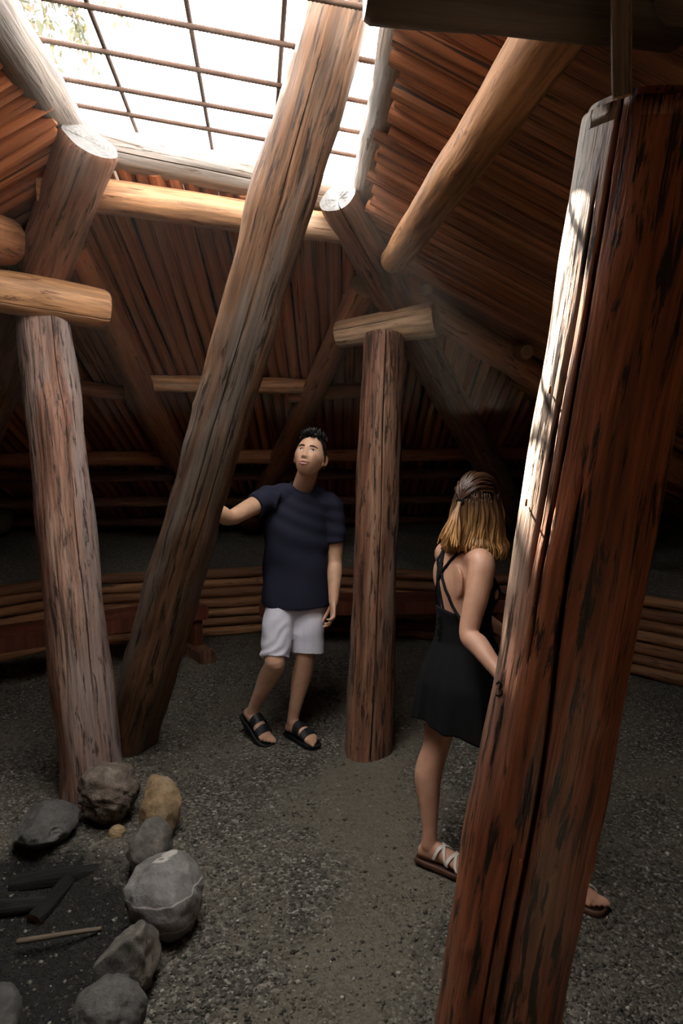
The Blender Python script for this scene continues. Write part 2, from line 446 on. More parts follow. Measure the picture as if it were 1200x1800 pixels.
# low log wall: twelve-sided, stacked logs
WN = 12
A0 = math.atan2(5.55-CY, -2.25-CX)
def wall_pt(k, r=RW): a = A0-2*math.pi*k/WN; return Vector((CX+r*math.cos(a), CY+r*math.sin(a), 0))
SIDES = {0: 'back_left', 1: 'back', 2: 'back_right', 3: 'right', 4: 'right_near', 5: 'near_right', 6: 'near', 7: 'near_left', 8: 'left_near', 9: 'left_front', 10: 'left', 11: 'left_far'}
NLOG = 7; LR = .046
for k in range(WN):
    a, b_ = wall_pt(k), wall_pt(k+1)
    w = empty('wall_'+SIDES[k], (a+b_)/2)
    tag(w, 'low wall of stacked round logs, section %s' % SIDES[k].replace('_', ' '), kind='structure')
    far = k in (5, 6, 7, 8)
    dv = (b_-a).normalized(); nv = Vector((-dv.y, dv.x, 0))
    for i in range(NLOG):
        z = LR*.9+i*.0885
        e = .04 if i % 2 else -.0
        off = nv*.008*math.sin(k*3+i*1.7)
        log('wall_log', a-dv*(.02+e)+off+Vector((0, 0, z)), b_+dv*(.02+.04-e)+off+Vector((0, 0, z+.006*math.sin(i*2+k))), LR, LR*.97, 'wall_log', 'end_brown',
            seg=12 if not far else 8, rings=12 if not far else 4, wob=.05, seed=k*10+i, knots=2, rough=.006, parent=w)
    bk = [a-nv*0+dv*0, b_]
    c0, c1 = a+(a-Vector((CX, CY, 0))).normalized()*.05, b_+(b_-Vector((CX, CY, 0))).normalized()*.05
    mesh_obj('earth_backing', [c0, c1, c1+Vector((0, 0, .60)), c0+Vector((0, 0, .60)), c0+(a-Vector((CX, CY, 0)))*.03, c1+(b_-Vector((CX, CY, 0)))*.03, c1+(b_-Vector((CX, CY, 0)))*.03+Vector((0, 0, .60)), c0+(a-Vector((CX, CY, 0)))*.03+Vector((0, 0, .60))],
             [(0, 1, 2, 3), (5, 4, 7, 6), (3, 2, 6, 7), (1, 0, 4, 5), (0, 3, 7, 4), (2, 1, 5, 6)], M['earth'], w, False)

def box(name, c, size, mat, rz=0.0, parent=None, bevel=.006, tilt=0.0, ry=0.0):
    bm = bmesh.new(); bmesh.ops.create_cube(bm, size=1)
    bmesh.ops.scale(bm, vec=size, verts=bm.verts)
    if bevel: bmesh.ops.bevel(bm, geom=bm.edges[:], offset=bevel, segments=2, affect='EDGES')
    me = bpy.data.meshes.new(name); bm.to_mesh(me); bm.free()
    o = link_mesh(name, me, M[mat] if isinstance(mat, str) else mat, None, False)
    o.location = c; o.rotation_euler = (tilt, ry, rz)
    if parent is not None:
        o.parent = parent; o.matrix_parent_inverse = parent_world(parent).inverted()
    return o
# upright stake in front of the wall joint, left
p = wall_pt(0, RW-.08)
st = box('wall_stake', (p.x-.02, p.y-.02, .35), (.055, .05, .70), 'bench', .5); tag(st, 'upright brown wooden stake against the log wall behind the left post', 'stake')

# roof planes (undersides of the poles): a point, a level-ish direction along the smoke hole, a direction down the slope
PL = {
    'back': (Vector((-.70, 3.36, 2.935)), Vector((.654, .22, -.06)).normalized(), Vector((0, .9535, -.495)).normalized()),
    'right': (Vector((.20, 2.7, 2.83)), Vector((-.03, 1, -.02)).normalized(), Vector((1, -.058, -.53)).normalized()),
    'left': (Vector((-1.20, 2.4, 2.98)), Vector((.04, 1, 0)).normalized(), Vector((-1, .04, -.53)).normalized()),
    'front': (Vector((-.5, 1.15, 2.97)), Vector((1, 0, -.09)).normalized(), Vector((0, -1, -.52)).normalized()),
}
def pl_n(s):
    p0, e2, e1 = PL[s]; n = e2.cross(e1); n.normalize()
    return n if n.z > 0 else -n
PN = {s: pl_n(s) for s in PL}
def pl_z(s, x, y):
    p0 = PL[s][0]; n = PN[s]
    return p0.z-(n.x*(x-p0.x)+n.y*(y-p0.y))/n.z
def roof_z(x, y): return min(pl_z(s, x, y) for s in PL)
def on_plane(s, px, py, off):          # where the line of sight meets a roof plane lowered by off
    p0 = PL[s][0]-PN[s]*off; n = PN[s]; d = ray(px, py)
    return CAMV+d*((p0-CAMV).dot(n)/d.dot(n))

# sod cover over the poles, open at the smoke hole
HOLE = [Vector((-1.25, 3.42)), Vector((.24, 3.74)), Vector((.24, 1.22)), Vector((-1.25, 1.15))]
def in_hole(x, y):
    s = None
    for i in range(4):
        a, b_ = HOLE[i], HOLE[(i+1) % 4]
        c = (b_.x-a.x)*(y-a.y)-(b_.y-a.y)*(x-a.x)
        if s is None: s = c > 0
        elif (c > 0) != s: return False
    return True
N = 120; S0 = 7.0
vs_, fs = [], []; idx = {}
def cv(i, j):
    if (i, j) not in idx:
        x, y = CX-S0+2*S0*i/N, CY-S0+2*S0*j/N
        idx[(i, j)] = len(vs_); vs_.append((x, y, max(roof_z(x, y), .2)+.10))
    return idx[(i, j)]
for i in range(N):
    for j in range(N):
        x, y = CX-S0+2*S0*(i+.5)/N, CY-S0+2*S0*(j+.5)/N
        if in_hole(x, y) or math.hypot(x-CX, y-CY) > S0: continue
        fs.append((cv(i, j), cv(i+1, j), cv(i+1, j+1), cv(i, j+1)))
cover = mesh_obj('ceiling', vs_, fs, M['sod'], None, False); tag(cover, 'earth covered roof above the poles', kind='structure')
sm = cover.modifiers.new('thick', 'SOLIDIFY'); sm.thickness = .18; sm.offset = 1

# round poles laid side by side under the cover
def pole_mesh(seed, old):
    rs = np.random.RandomState(seed); seg, rg = 10, 14; V, F = [], []
    f = Fbm(seed, .35, 6, 2)
    for i in range(rg+1):
        z = i/rg
        cx_, cy_ = .010*float(f([z*6, 0, 0])), .006*float(f([z*6, 9, 0]))
        for j in range(seg):
            a = 2*math.pi*j/seg
            r = .041*(1-.10*z)*(1+.07*float(f([math.cos(a)*2, math.sin(a)*2, z*7])))
            V.append((cx_+r*math.cos(a), cy_+r*math.sin(a), z))
    for i in range(rg):
        for j in range(seg):
            F.append((i*seg+j, i*seg+(j+1) % seg, (i+1)*seg+(j+1) % seg, (i+1)*seg+j))
    F.append(tuple(reversed(range(seg)))); F.append(tuple(range(rg*seg, rg*seg+seg)))
    me = bpy.data.meshes.new('roof_pole'); me.from_pydata(V, [], F)
    me.materials.append(M['pole_old' if old else 'pole'])
    me.polygons.foreach_set('use_smooth', np.array([len(p.vertices) == 4 for p in me.polygons]))
    return me
POLES = {0: [pole_mesh(40+i, False) for i in range(6)], 1: [pole_mesh(60+i, True) for i in range(6)]}
def pole_panel(side, s0, s1, step, old, label):
    e = empty('ceiling_'+side, PL[side][0]); tag(e, label, kind='structure')
    p0, e2, e1 = PL[side]; n = PN[side]
    rs = random.Random(side); s = s0; k = 0
    others = [q for q in PL if q != side]
    while s < s1:
        # start where this panel lies under its neighbours
        d, dmax = -.03+rs.random()*.03 if side == 'back' else -.03-rs.random()*.07, 7.0; ok = False
        while d < dmax:
            q = p0+e2*s+e1*d
            if all(q.z <= pl_z(o, q.x, q.y)+.03 for o in others): ok = True; break
            d += .04
        q0 = p0+e2*s+e1*d
        # end in the ledge
        D = d
        while D < dmax:
            q = p0+e2*s+e1*D
            r = math.hypot(q.x-CX, q.y-CY)
            if q.z < .60+(r-RW)*.165-.03: break
            D += .05
        if ok and D-d > .15:
            a = q0+n*(.036+rs.uniform(-.006, .006)); b_ = p0+e2*(s+rs.uniform(-.012, .012))+e1*D+n*.036
            z = (b_-a); L = z.length; z.normalize(); x = z.orthogonal().normalized()
            x = Matrix.Rotation(rs.random()*6.28, 3, z) @ x
            o = bpy.data.objects.new('roof_pole', rs.choice(POLES[old])); COL.objects.link(o)
            w = step/.082*rs.uniform(.88, 1.02)
            Mx = Matrix((x*w, z.cross(x)*w, z*L)).transposed().to_4x4(); Mx.translation = a
            o.matrix_world = Mx
            o.parent = e; o.matrix_parent_inverse = parent_world(e).inverted()
        s += step*rs.uniform(.96, 1.04); k += 1
pole_panel('back', -3.6, 4.3, .080, 0, 'roof slope of red-brown poles facing the camera beyond the smoke hole')
pole_panel('right', -4.6, 4.6, .078, 1, 'roof slope of old brown poles at the right')
pole_panel('left', -4.2, 4.2, .085, 0, 'roof slope of brown poles at the left')
pole_panel('front', -4.2, 4.6, .11, 1, 'roof slope of poles over the camera side')

# ---------------------------------------------------------------- timbers
def timber(label, cat, group, *a, **k):
    o = log(*a, **k); tag(o, label, cat, group); return o

# main posts, leaning outwards
A_f, A_t = Vector((-1.215, 3.20, -.05)), P(76, 541, 3.38)
B_f, B_t = Vector((.150, 3.69, -.05)), P(675, 588, 3.86)
C_f = Vector((.343, 1.584, -.05)); C_t = Vector((.605, 1.368, 2.365))
timber('greyish brown round post at left holding a pale crossbeam', 'post', 'main posts', 'post', A_f, A_t, .150, .128, 'post_grey', seg=48, rings=70, seed=11, cracks=[(.3, .018, .02, .5, 2.6, .05), (-.5, .012, .012, .2, 1.6, .08)], wob=.014, rough=.016)
timber('brown round post with a long drying crack between man and woman', 'post', 'main posts', 'post', B_f, B_t, .132, .116, 'post', seg=48, rings=70, seed=12, cracks=[(.13, .030, .035, .0, 3, .05), (-.6, .014, .014, .4, 1.6, .05)], wob=.012, rough=.013, chamfer=.03)
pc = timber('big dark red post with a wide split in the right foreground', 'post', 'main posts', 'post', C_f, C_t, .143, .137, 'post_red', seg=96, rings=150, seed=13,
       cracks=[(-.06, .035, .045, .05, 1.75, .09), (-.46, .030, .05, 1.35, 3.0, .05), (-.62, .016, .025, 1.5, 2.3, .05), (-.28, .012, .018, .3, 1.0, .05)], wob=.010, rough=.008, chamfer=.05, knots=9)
# small carved three near the left edge of the big post
# log ladder that climbs out of the smoke hole
LAD0, LAD1 = Vector((-1.245, 3.80, -.03)), P(598, 0, 2.25)
LAD1 = LAD0+(LAD1-LAD0)*1.10
timber('long leaning grey-brown log ladder rising from floor through smoke hole', 'ladder log', None, 'ladder_log', LAD0, LAD1, .150, .104, 'ladder', seg=48, rings=90, seed=14, cracks=[(-.15, .015, .016, 1.2, 3.6, .05), (.45, .02, .018, .3, 2.4, .06), (.75, .018, .014, 1.8, 3.4, .04)], wob=.014, rough=.016, flat=[(1.0, .90), (-1.25, .90)])

# short crossbeams carried by the posts
timber('pale peeled crossbeam lying on the left post', 'beam', 'crossbeams on posts', 'crossbeam', P(-150, 484, 2.98), P(186, 546, 3.48), .100, .098, 'peeled', seed=21, seg=36, wob=.03, chamfer=.02, cracks=[(.5, .02, .012, 0, 3, .05)])
timber('short pale crossbeam with cut ends on the middle post', 'beam', 'crossbeams on posts', 'crossbeam', P(594, 588, 4.02), P(766, 560, 3.80), .080, .100, 'bolster', 'end_tan', seed=22, seg=36, wob=.04, chamfer=.025, cracks=[(-.35, .02, .012, 0, 3, .06)])
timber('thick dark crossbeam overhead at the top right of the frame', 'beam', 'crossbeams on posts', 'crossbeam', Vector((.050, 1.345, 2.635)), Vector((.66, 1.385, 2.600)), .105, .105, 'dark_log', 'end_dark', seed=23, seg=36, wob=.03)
bl = log('post_block', P(1093, 170, 1.19), P(1091, -90, 1.12), .018, .018, 'weathered', 'end_tan', seed=24, seg=14, flat=[(0, .6)])
tag(bl, 'thin pale upright block standing on top of the big right post', 'wedge')

# main rafters from the ledge over the crossbeams to the smoke hole
def rafter(label, a, b_, zend, r0, r1, mat, seed, cut=None, up=0.0, **k):
    a, b_ = Vector(a), Vector(b_); d = b_-a; s = (zend-a.z)/d.z
    timber(label, 'rafter', 'rafters', 'rafter', a+d*s, a-d.normalized()*up, r1, r0, mat, 'end_grey' if cut else 'end_brown', seed=seed, seg=40, cut1=cut, **k)
rafter('thick main rafter with pale sawn end above the left post', P(158, 246, 2.84), P(84, 442, 3.30), .80, .128, .14, 'rafter_dark', 31, cut=(.50, -.45, .62), chamfer=.02, cracks=[(-1.2, .03, .03, 6, 9, .02)])
rafter('main rafter with weathered sawn end above the middle post', P(592, 347, 3.24), P(690, 521, 3.86), .80, .100, .13, 'rafter_dark', 32, cut=(-.35, -.75, .5), chamfer=.035, cracks=[(-.1, .03, .03, 3, 9, .03)])
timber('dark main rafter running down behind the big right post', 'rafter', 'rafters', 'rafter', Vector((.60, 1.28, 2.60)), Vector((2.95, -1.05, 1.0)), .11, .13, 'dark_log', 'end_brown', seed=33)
# side rafters
rafter('slanting side rafter dropping right from behind the left post', on_plane('back', 128, 440, .10), on_plane('back', 305, 800, .10), .90, .088, .095, 'rafter', 34, up=.04)
rafter('slanting side rafter rising behind the head of the man', on_plane('back', 634, 516, .09), on_plane('back', 472, 850, .09), .90, .082, .095, 'rafter', 35, up=.06)
q0, q1 = on_plane('right', 702, 508, .09), on_plane('right', 955, 672, .10)
rafter('side rafter running right behind the middle crossbeam', q0, q1, 1.1, .085, .10, 'rafter', 36, up=.02)
timber('short brown log end jutting in at the left edge', 'beam', None, 'purlin', P(-260, 340, 2.2), P(12, 426, 3.2), .10, .105, 'rafter', 'end_tan', seed=38, chamfer=.02)

# smoke hole frame
HZ = lambda x: 2.975-.10*(x-.15)
timber('weathered far beam of the smoke hole', 'beam', 'smoke hole beams', 'smoke_hole_beam', Vector((-1.16, 3.205, 3.075)), Vector((.16, 3.64, 2.95)), .088, .082, 'weathered', 'end_grey', seed=41, seg=36, cracks=[(.1, .02, .02, 0, 3, .04)])
def hz(px, py, zoff=0):
    d = ray(px, py); best = PZ(px, py, 3.0)
    for _ in range(6): best = PZ(px, py, HZ(best.x)+zoff)
    return best
a, b_ = hz(676, 215), hz(655, 300); d = (b_-a).normalized()
timber('weathered right beam of the smoke hole', 'beam', 'smoke hole beams', 'smoke_hole_beam', a-d*1.25, a+d*1.12, .082, .078, 'weathered', 'end_grey', seed=42, seg=36)
a, b_ = hz(10, 60), hz(95, 190); d = (b_-a).normalized()
timber('weathered left beam of the smoke hole', 'beam', 'smoke hole beams', 'smoke_hole_beam', a-d*1.3, a+d*.86, .095, .09, 'weathered', 'end_grey', seed=43, seg=36)

timber('near beam of the smoke hole above the camera side', 'beam', 'smoke hole beams', 'smoke_hole_beam', Vector((.24, 1.20, 2.98)), Vector((-1.3, 1.12, 3.11)), .085, .085, 'weathered', 'end_grey', seed=44, seg=24)
# purlins under the poles
def purlin(label, s, a, b_, r, mat, seed, off=None, ext=(0, 0), end='end_tan', **k):
    off = r+.01 if off is None else off
    q0, q1 = on_plane(s, a[0], a[1], off), on_plane(s, b_[0], b_[1], off)
    d = (q1-q0).normalized()
    return timber(label, 'purlin', 'purlins', 'purlin', q0-d*ext[0], q1+d*ext[1], r, r*.95, mat, end, seed=seed, seg=24, **k)
purlin('pale topmost purlin under the far roof slope', 'back', (172, 344), (584, 402), .078, 'peeled', 51, ext=(.25, .12))
purlin('pale purlin halfway down the far roof slope', 'back', (252, 674), (560, 680), .056, 'peeled', 52, ext=(.12, .05))
purlin('short purlin beside the middle post halfway down the roof', 'back', (520, 692), (648, 686), .056, 'rafter', 53, ext=(.05, .25))
purlin('brown purlin between the left post and the slanting rafter', 'back', (-20, 664), (205, 690), .056, 'rafter', 54, ext=(.6, .05))
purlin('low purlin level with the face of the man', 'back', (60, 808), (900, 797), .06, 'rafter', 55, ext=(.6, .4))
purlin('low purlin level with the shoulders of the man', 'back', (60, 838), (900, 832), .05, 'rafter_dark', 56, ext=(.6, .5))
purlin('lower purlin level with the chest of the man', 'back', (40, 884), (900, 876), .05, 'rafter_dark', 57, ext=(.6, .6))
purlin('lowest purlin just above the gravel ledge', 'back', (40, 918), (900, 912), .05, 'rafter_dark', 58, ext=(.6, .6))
purlin('sunlit hewn purlin under the right roof slope', 'right', (950, 84), (697, 452), .075, 'peeled', 59, ext=(.35, .06), flat=[(-.9, .8)], cracks=[(-.75, .03, .02, 0, 3, .02)])
purlin('purlin with cut end resting on the right side rafter', 'right', (880, 624), (926, 618), .045, 'rafter', 60, ext=(0, 0))
purlin('small peg end jutting over the middle crossbeam', 'right', (725, 520), (752, 508), .03, 'rafter', 61, ext=(.1, 0))
purlin('small peg jutting from the side rafter beside the middle post', 'back', (604, 527), (640, 517), .026, 'peeled', 62, ext=(0, .08))
purlin('small peg jutting from the side rafter beside the left post', 'back', (122, 432), (160, 443), .026, 'peeled', 63, ext=(.08, 0))

# reinforcing bar grid over the hole
M['rebar'] = plain('rusty_steel', (.085, .045, .03), .75, .3, 40, .35)
def rebar(a, b_, r, parent):
    a, b_ = Vector(a), Vector(b_); L = (b_-a).length; z = (b_-a)/L; x = z.orthogonal().normalized(); y = z.cross(x)
    n = int(L/.0065); V, F = [], []; sg = 6
    for i in range(n+1):
        rr = r*(1.14 if i % 2 else .92)
        for j in range(sg):
            t = 2*math.pi*j/sg; V.append(a+z*(L*i/n)+x*(rr*math.cos(t))+y*(rr*math.sin(t)))
    for i in range(n):
        for j in range(sg): F.append((i*sg+j, i*sg+(j+1) % sg, (i+1)*sg+(j+1) % sg, (i+1)*sg+j))
    F.append(tuple(reversed(range(sg)))); F.append(tuple(range(n*sg, n*sg+sg)))
    return mesh_obj('bar', V, F, M['rebar'], parent)
grid = empty('rebar_grid', (-.5, 2.5, 3.08)); tag(grid, 'rusty reinforcing bar grid across the open smoke hole', 'grid')
RO = .075
for (a, b_) in (((100, 0), (500, 78)), ((50, 65), (490, 150)), ((90, 135), (478, 205)), ((120, 182), (465, 245))):
    q0, q1 = hz(*a, RO), hz(*b_, RO); d = (q1-q0)
    rebar(q0-d*.14, q0+d*1.75, .0100, grid)
    last = (q0, q1, d)
q0, q1 = hz(100, 0, RO), hz(500, 78, RO); q2, q3 = hz(50, 65, RO), hz(490, 150, RO)
for k in (1, 2, 3, 4):
    o0, o1 = q0+(q0-q2)*k*.98, q1+(q1-q3)*k*.98; d = o1-o0
    rebar(o0-d*.14, o0+d*1.7, .0100, grid)
for (a, b_) in (((155, 10), (238, 225)), ((327, 0), (372, 257)), ((500, 0), (490, 150))):
    q0, q1 = hz(*a, RO+.015), hz(*b_, RO+.015); d = (q1-q0).normalized()
    rebar(q0-d*1.2, q1+d*(.08 if a[0] < 450 else .6), .0088, grid)

# ---------------------------------------------------------------- benches
def bench(label, a, b_, inward):
    a, b_ = Vector(a), Vector(b_); d = (b_-a); L = d.length; d.normalize(); rz = math.atan2(d.y, d.x)
    n = Vector((-d.y, d.x, 0)) if inward > 0 else Vector((d.y, -d.x, 0))     # towards the wall
    c = (a+b_)/2
    e = empty('bench', (c.x, c.y, 0)); tag(e, label, 'bench', 'benches along the log wall')
    box('seat_plank', (c.x+n.x*.13, c.y+n.y*.13, .405), (L, .155, .05), 'bench', rz, e, .008)
    box('seat_plank', (c.x+n.x*.295, c.y+n.y*.295, .405), (L, .155, .05), 'bench', rz, e, .008)
    box('apron', (c.x+n.x*.035, c.y+n.y*.035, .375), (L, .035, .11), 'bench', rz, e, .006)
    for s in (-1, 1):
        q = c+d*(L/2-.07)*s
        box('leg', (q.x+n.x*.19, q.y+n.y*.19, .235), (.075, .26, .30), 'bench', rz, e, .006)
        box('foot_block', (q.x+n.x*.13, q.y+n.y*.13, .05), (.13, .52, .11), 'rafter_dark', rz, e, .012)
    q = c
    box('leg', (q.x+n.x*.19, q.y+n.y*.19, .235), (.075, .26, .30), 'bench', rz, e, .006)
    return e
bench('red-brown plank bench by the wall left of the ladder log', PZ(-60, 1140, .40), PZ(368, 1072, .40), 1)
bench('red-brown plank bench by the wall behind the man', PZ(455, 1068, .40), PZ(900, 1062, .40), 1)
# ---------------------------------------------------------------- hearth stones
from mathutils.bvhtree import BVHTree
def stone_mat(name, c0, c1, c2, scale=9, veins=None, bump=.6):
    m, nt, b = new_mat(name); L = nt.links.new
    v = coords(nt, (1, 1, 1), True); n = noise(nt, v, scale, 8, .65, .4)
    r = ramp(nt, [(.3, c0), (.5, c1), (.7, c2)]); L(n, r.inputs[0]); col = r.outputs[0]
    n2 = noise(nt, v, scale*9, 4, .7); r2 = ramp(nt, [(.3, .65), (.7, 1.25)]); L(n2, r2.inputs[0])
    col = mixc(nt, .8, col, r2.outputs[0], 'MULTIPLY')
    if veins:
        tc = nd(nt, 'ShaderNodeTexCoord'); mp = nd(nt, 'ShaderNodeMapping'); mp.inputs['Rotation'].default_value = (.12, .1, 0)
        L(tc.outputs['Object'], mp.inputs[0]); w = nd(nt, 'ShaderNodeTexWave', wave_type='BANDS', bands_direction='Z'); w.inputs['Scale'].default_value = 3.2
        w.inputs['Distortion'].default_value = .8; w.inputs['Phase Offset'].default_value = 1.0; L(mp.outputs[0], w.inputs['Vector'])
        r3 = ramp(nt, [(.985, 0.0), (.996, 1.0)]); L(w.outputs['Fac'], r3.inputs[0]); col = mixc(nt, r3.outputs[0], col, veins)
    L(col, b.inputs['Base Color']); b.inputs['Roughness'].default_value = .75
    bp = nd(nt, 'ShaderNodeBump'); bp.inputs['Strength'].default_value = bump; bp.inputs['Distance'].default_value = .01
    ad = nd(nt, 'ShaderNodeMath', operation='ADD'); L(n, ad.inputs[0]); L(n2, ad.inputs[1]); L(ad.outputs[0], bp.inputs['Height']); L(bp.outputs[0], b.inputs['Normal'])
    return m
M['stone_grey'] = stone_mat('stone_grey', (.12, .115, .105), (.20, .19, .175), (.28, .265, .245), 7, (.46, .43, .39))
M['stone_dark'] = stone_mat('stone_dark', (.05, .048, .044), (.095, .09, .082), (.15, .14, .12), 9)
M['stone_tan'] = stone_mat('stone_tan', (.16, .10, .05), (.34, .23, .12), (.46, .36, .23), 11)
M['stone_mix'] = stone_mat('stone_mix', (.08, .06, .046), (.19, .145, .11), (.34, .29, .24), 12, None, 1.0)
M['stone_slab'] = stone_mat('stone_slab', (.075, .07, .062), (.14, .125, .105), (.21, .175, .135), 8)

def stone(label, box_px, mat, seed, h=None, dd=.9, cuts=(), lump=.10, rz=0.0, sink=.02, freq=.8, basey=None, rug=1.0):
    x0, y0, x1, y1 = box_px
    cx_, by = (x0+x1)/2, (basey or y1)
    g = PG(cx_, by-.12*(y1-y0)); t = (g-CAMV).dot(Vector((0, cp, -sp)))
    w = (x1-x0)*t/FPX; h = h or .62*(y1-y0)*t/FPX
    bm = bmesh.new(); bmesh.ops.create_icosphere(bm, subdivisions=5, radius=1.0)
    co = np.array([v.co[:] for v in bm.verts])
    f = Fbm(seed, freq*.35, 9, 2); f2 = Fbm(seed+7, 1.6, 10, 3)
    p = co*np.array([w/2, w/2*dd, h*.55])
    for c in cuts:                    # broken faces
        n = np.array(c[:3], float); n /= np.linalg.norm(n)
        ext = np.abs(n*np.array([w/2, w/2*dd, h*.55])).sum()*.72*c[3]
        s = p@n; over = np.clip(s-ext, 0, None); p = p-over[:, None]*n*.92
    nrm = co
    p = p*(1+lump*f(co)[:, None])+nrm*(.018*rug*f2(co*1.2)*w*.8)[:, None]
    for v, q in zip(bm.verts, p): v.co = q
    me = bpy.data.meshes.new('hearth_stone'); bm.to_mesh(me); bm.free()
    o = link_mesh('hearth_stone', me, M[mat]); o.rotation_euler = (0, 0, rz)
    zmin = min(v.co.z for v in me.vertices)
    o.location = (g.x, g.y+w*.12, floor_z(g.x, g.y)-zmin-sink)
    tag(o, label, 'stone', 'stones round the hearth'); return o
stone('low dark wedge stone at the left end of the hearth ring', (12, 1402, 132, 1495), 'stone_dark', 1, cuts=((-.6, 0, .8, .55), (.3, -.8, .5, .8)), rz=.3)
stone('round lumpy brown-grey stone beside the foot of the left post', (131, 1367, 240, 1466), 'stone_mix', 2, lump=.14, h=.24, rug=1.6)
stone('upright tan stone right of the lumpy round stone', (238, 1381, 313, 1482), 'stone_tan', 3, h=.22, cuts=((.8, 0, .7, .75), (-.9, 0, .2, .8)), dd=1.0)
stone('grey slab stone leaning below the tan stone', (222, 1453, 302, 1550), 'stone_slab', 4, h=.20, cuts=((0, -.8, .5, .7), (-.7, 0, .6, .8)), dd=1.1)
stone('largest smooth grey stone with a thin white band', (214, 1524, 357, 1650), 'stone_grey', 5, h=.23, lump=.07, cuts=((-.5, -.1, .85, .85),), dd=.95)
stone('sharp-edged brown wedge stone below the largest stone', (176, 1607, 277, 1758), 'stone_slab', 6, h=.20, cuts=((-.6, .1, .8, .5), (.1, -.9, .25, .6), (.9, 0, .2, .8)), dd=1.25)
stone('smooth dark grey stone at the bottom edge of the frame', (126, 1740, 252, 1860), 'stone_dark', 7, h=.17, lump=.06, dd=1.0)
stone('dim stone at the far left edge of the hearth', (-60, 1690, 32, 1800), 'stone_dark', 8, h=.16, dd=1.0)
stone('small tan pebble lying inside the hearth ring', (190, 1450, 220, 1474), 'stone_tan', 9, h=.05)
# charred sticks in the ashes
M['char'] = wood_mat('charred_wood', (.006, .005, .0045), (.011, .010, .009), (.028, .025, .022), None, 0, (.07, .065, .06), .1, .9, .08, .8, 10)
M['twig'] = wood_mat('pale_twig', (.10, .075, .05), (.18, .14, .10), (.28, .23, .17), None, 0, None, 0, .8, .08, .4, 12)
def stick(label, a, b_, z0, z1, r, mat, seed):
    a, b_ = PZ(a[0], a[1], z0), PZ(b_[0], b_[1], z1)
    o = log('charred_stick' if mat == 'char' else 'stick', a, b_, r, r*.7, mat, 'end_brown', seg=12, rings=16, wob=.12, seed=seed, knots=3, rough=.03, bend=r*.6); tag(o, label, 'stick', 'sticks in the hearth'); return o
stick('pale thin stick lying across the hearth ashes', (30, 1655), (178, 1632), -.07, -.05, .012, 'twig', 81)
stick('thick charred log in the middle of the hearth', (20, 1560), (190, 1530), -.08, -.05, .045, 'char', 82)
stick('short charred log crossing the hearth', (60, 1620), (170, 1490), -.09, -.03, .035, 'char', 83)
stick('charred branch end at the left of the hearth', (-30, 1600), (100, 1585), -.08, -.07, .028, 'char', 84)

# ---------------------------------------------------------------- marks on the big post
dg = bpy.context.evaluated_depsgraph_get()
def hit(obj, px, py, off=0.0):
    Mi = obj.matrix_world.inverted() if obj.parent is None else (parent_world(obj)).inverted()
    o = Mi @ CAMV; d = (Mi.to_3x3() @ ray(px, py)).normalized()
    ok, l, n, i = obj.ray_cast(o, d)
    if not ok: return None
    Mw = Mi.inverted(); nw = (Mw.to_3x3() @ n).normalized()
    return Mw @ l + nw*off
def tube_mesh(pts, radii, sides=8, closed=False, flatn=None, caps=True):
    pts = [Vector(p) for p in pts]; n = len(pts); V, F = [], []
    if not hasattr(radii, '__len__'): radii = [radii]*n
    prev = None
    for i in range(n):
        if closed: z = pts[(i+1) % n]-pts[i-1]
        else: z = pts[min(i+1, n-1)]-pts[max(i-1, 0)]
        if z.length < 1e-9: z = Vector((0, 0, 1))
        z.normalize()
        if prev is None: x = z.orthogonal().normalized()
        else: x = prev-z*prev.dot(z); x = x.normalized() if x.length > 1e-6 else z.orthogonal().normalized()
        prev = x; y = z.cross(x)
        for j in range(sides):
            a = 2*math.pi*j/sides; V.append(pts[i]+x*(radii[i]*math.cos(a))+y*(radii[i]*math.sin(a)))
    m = n if closed else n-1
    for i in range(m):
        for j in range(sides):
            i2 = (i+1) % n
            F.append((i*sides+j, i*sides+(j+1) % sides, i2*sides+(j+1) % sides, i2*sides+j))
    if not closed and caps:
        F.append(tuple(reversed(range(sides)))); F.append(tuple(range((n-1)*sides, n*sides)))
    return V, F
M['ink'] = plain('carved_dark', (.012, .009, .007), .9, .1)
M['rust'] = plain('rust', (.30, .10, .03), .8, .3)
pts = [hit(pc, *q, off=.0005) for q in ((873, 1202), (877, 1198), (882, 1201), (882, 1206), (877, 1210), (882, 1213), (883, 1219), (879, 1223), (873, 1222))]
pts = [q for q in pts if q]
if len(pts) > 4:
    o = mesh_obj('carved_numeral', *tube_mesh(pts, .0022, 6), M['ink'], pc); o['label'] = 'dark numeral 3 carved in the post'
for (q, nm) in (((968, 690), 'nail'), ((927, 886), 'nail'), ((915, 1512), 'nail')):
    c = hit(pc, *q, off=.003)
    if c: mesh_obj(nm, *tube_mesh([c, c+Vector((-.004, -.012, -.002)), c+Vector((-.004, -.014, .012))], .0025, 6), M['rust'], pc)

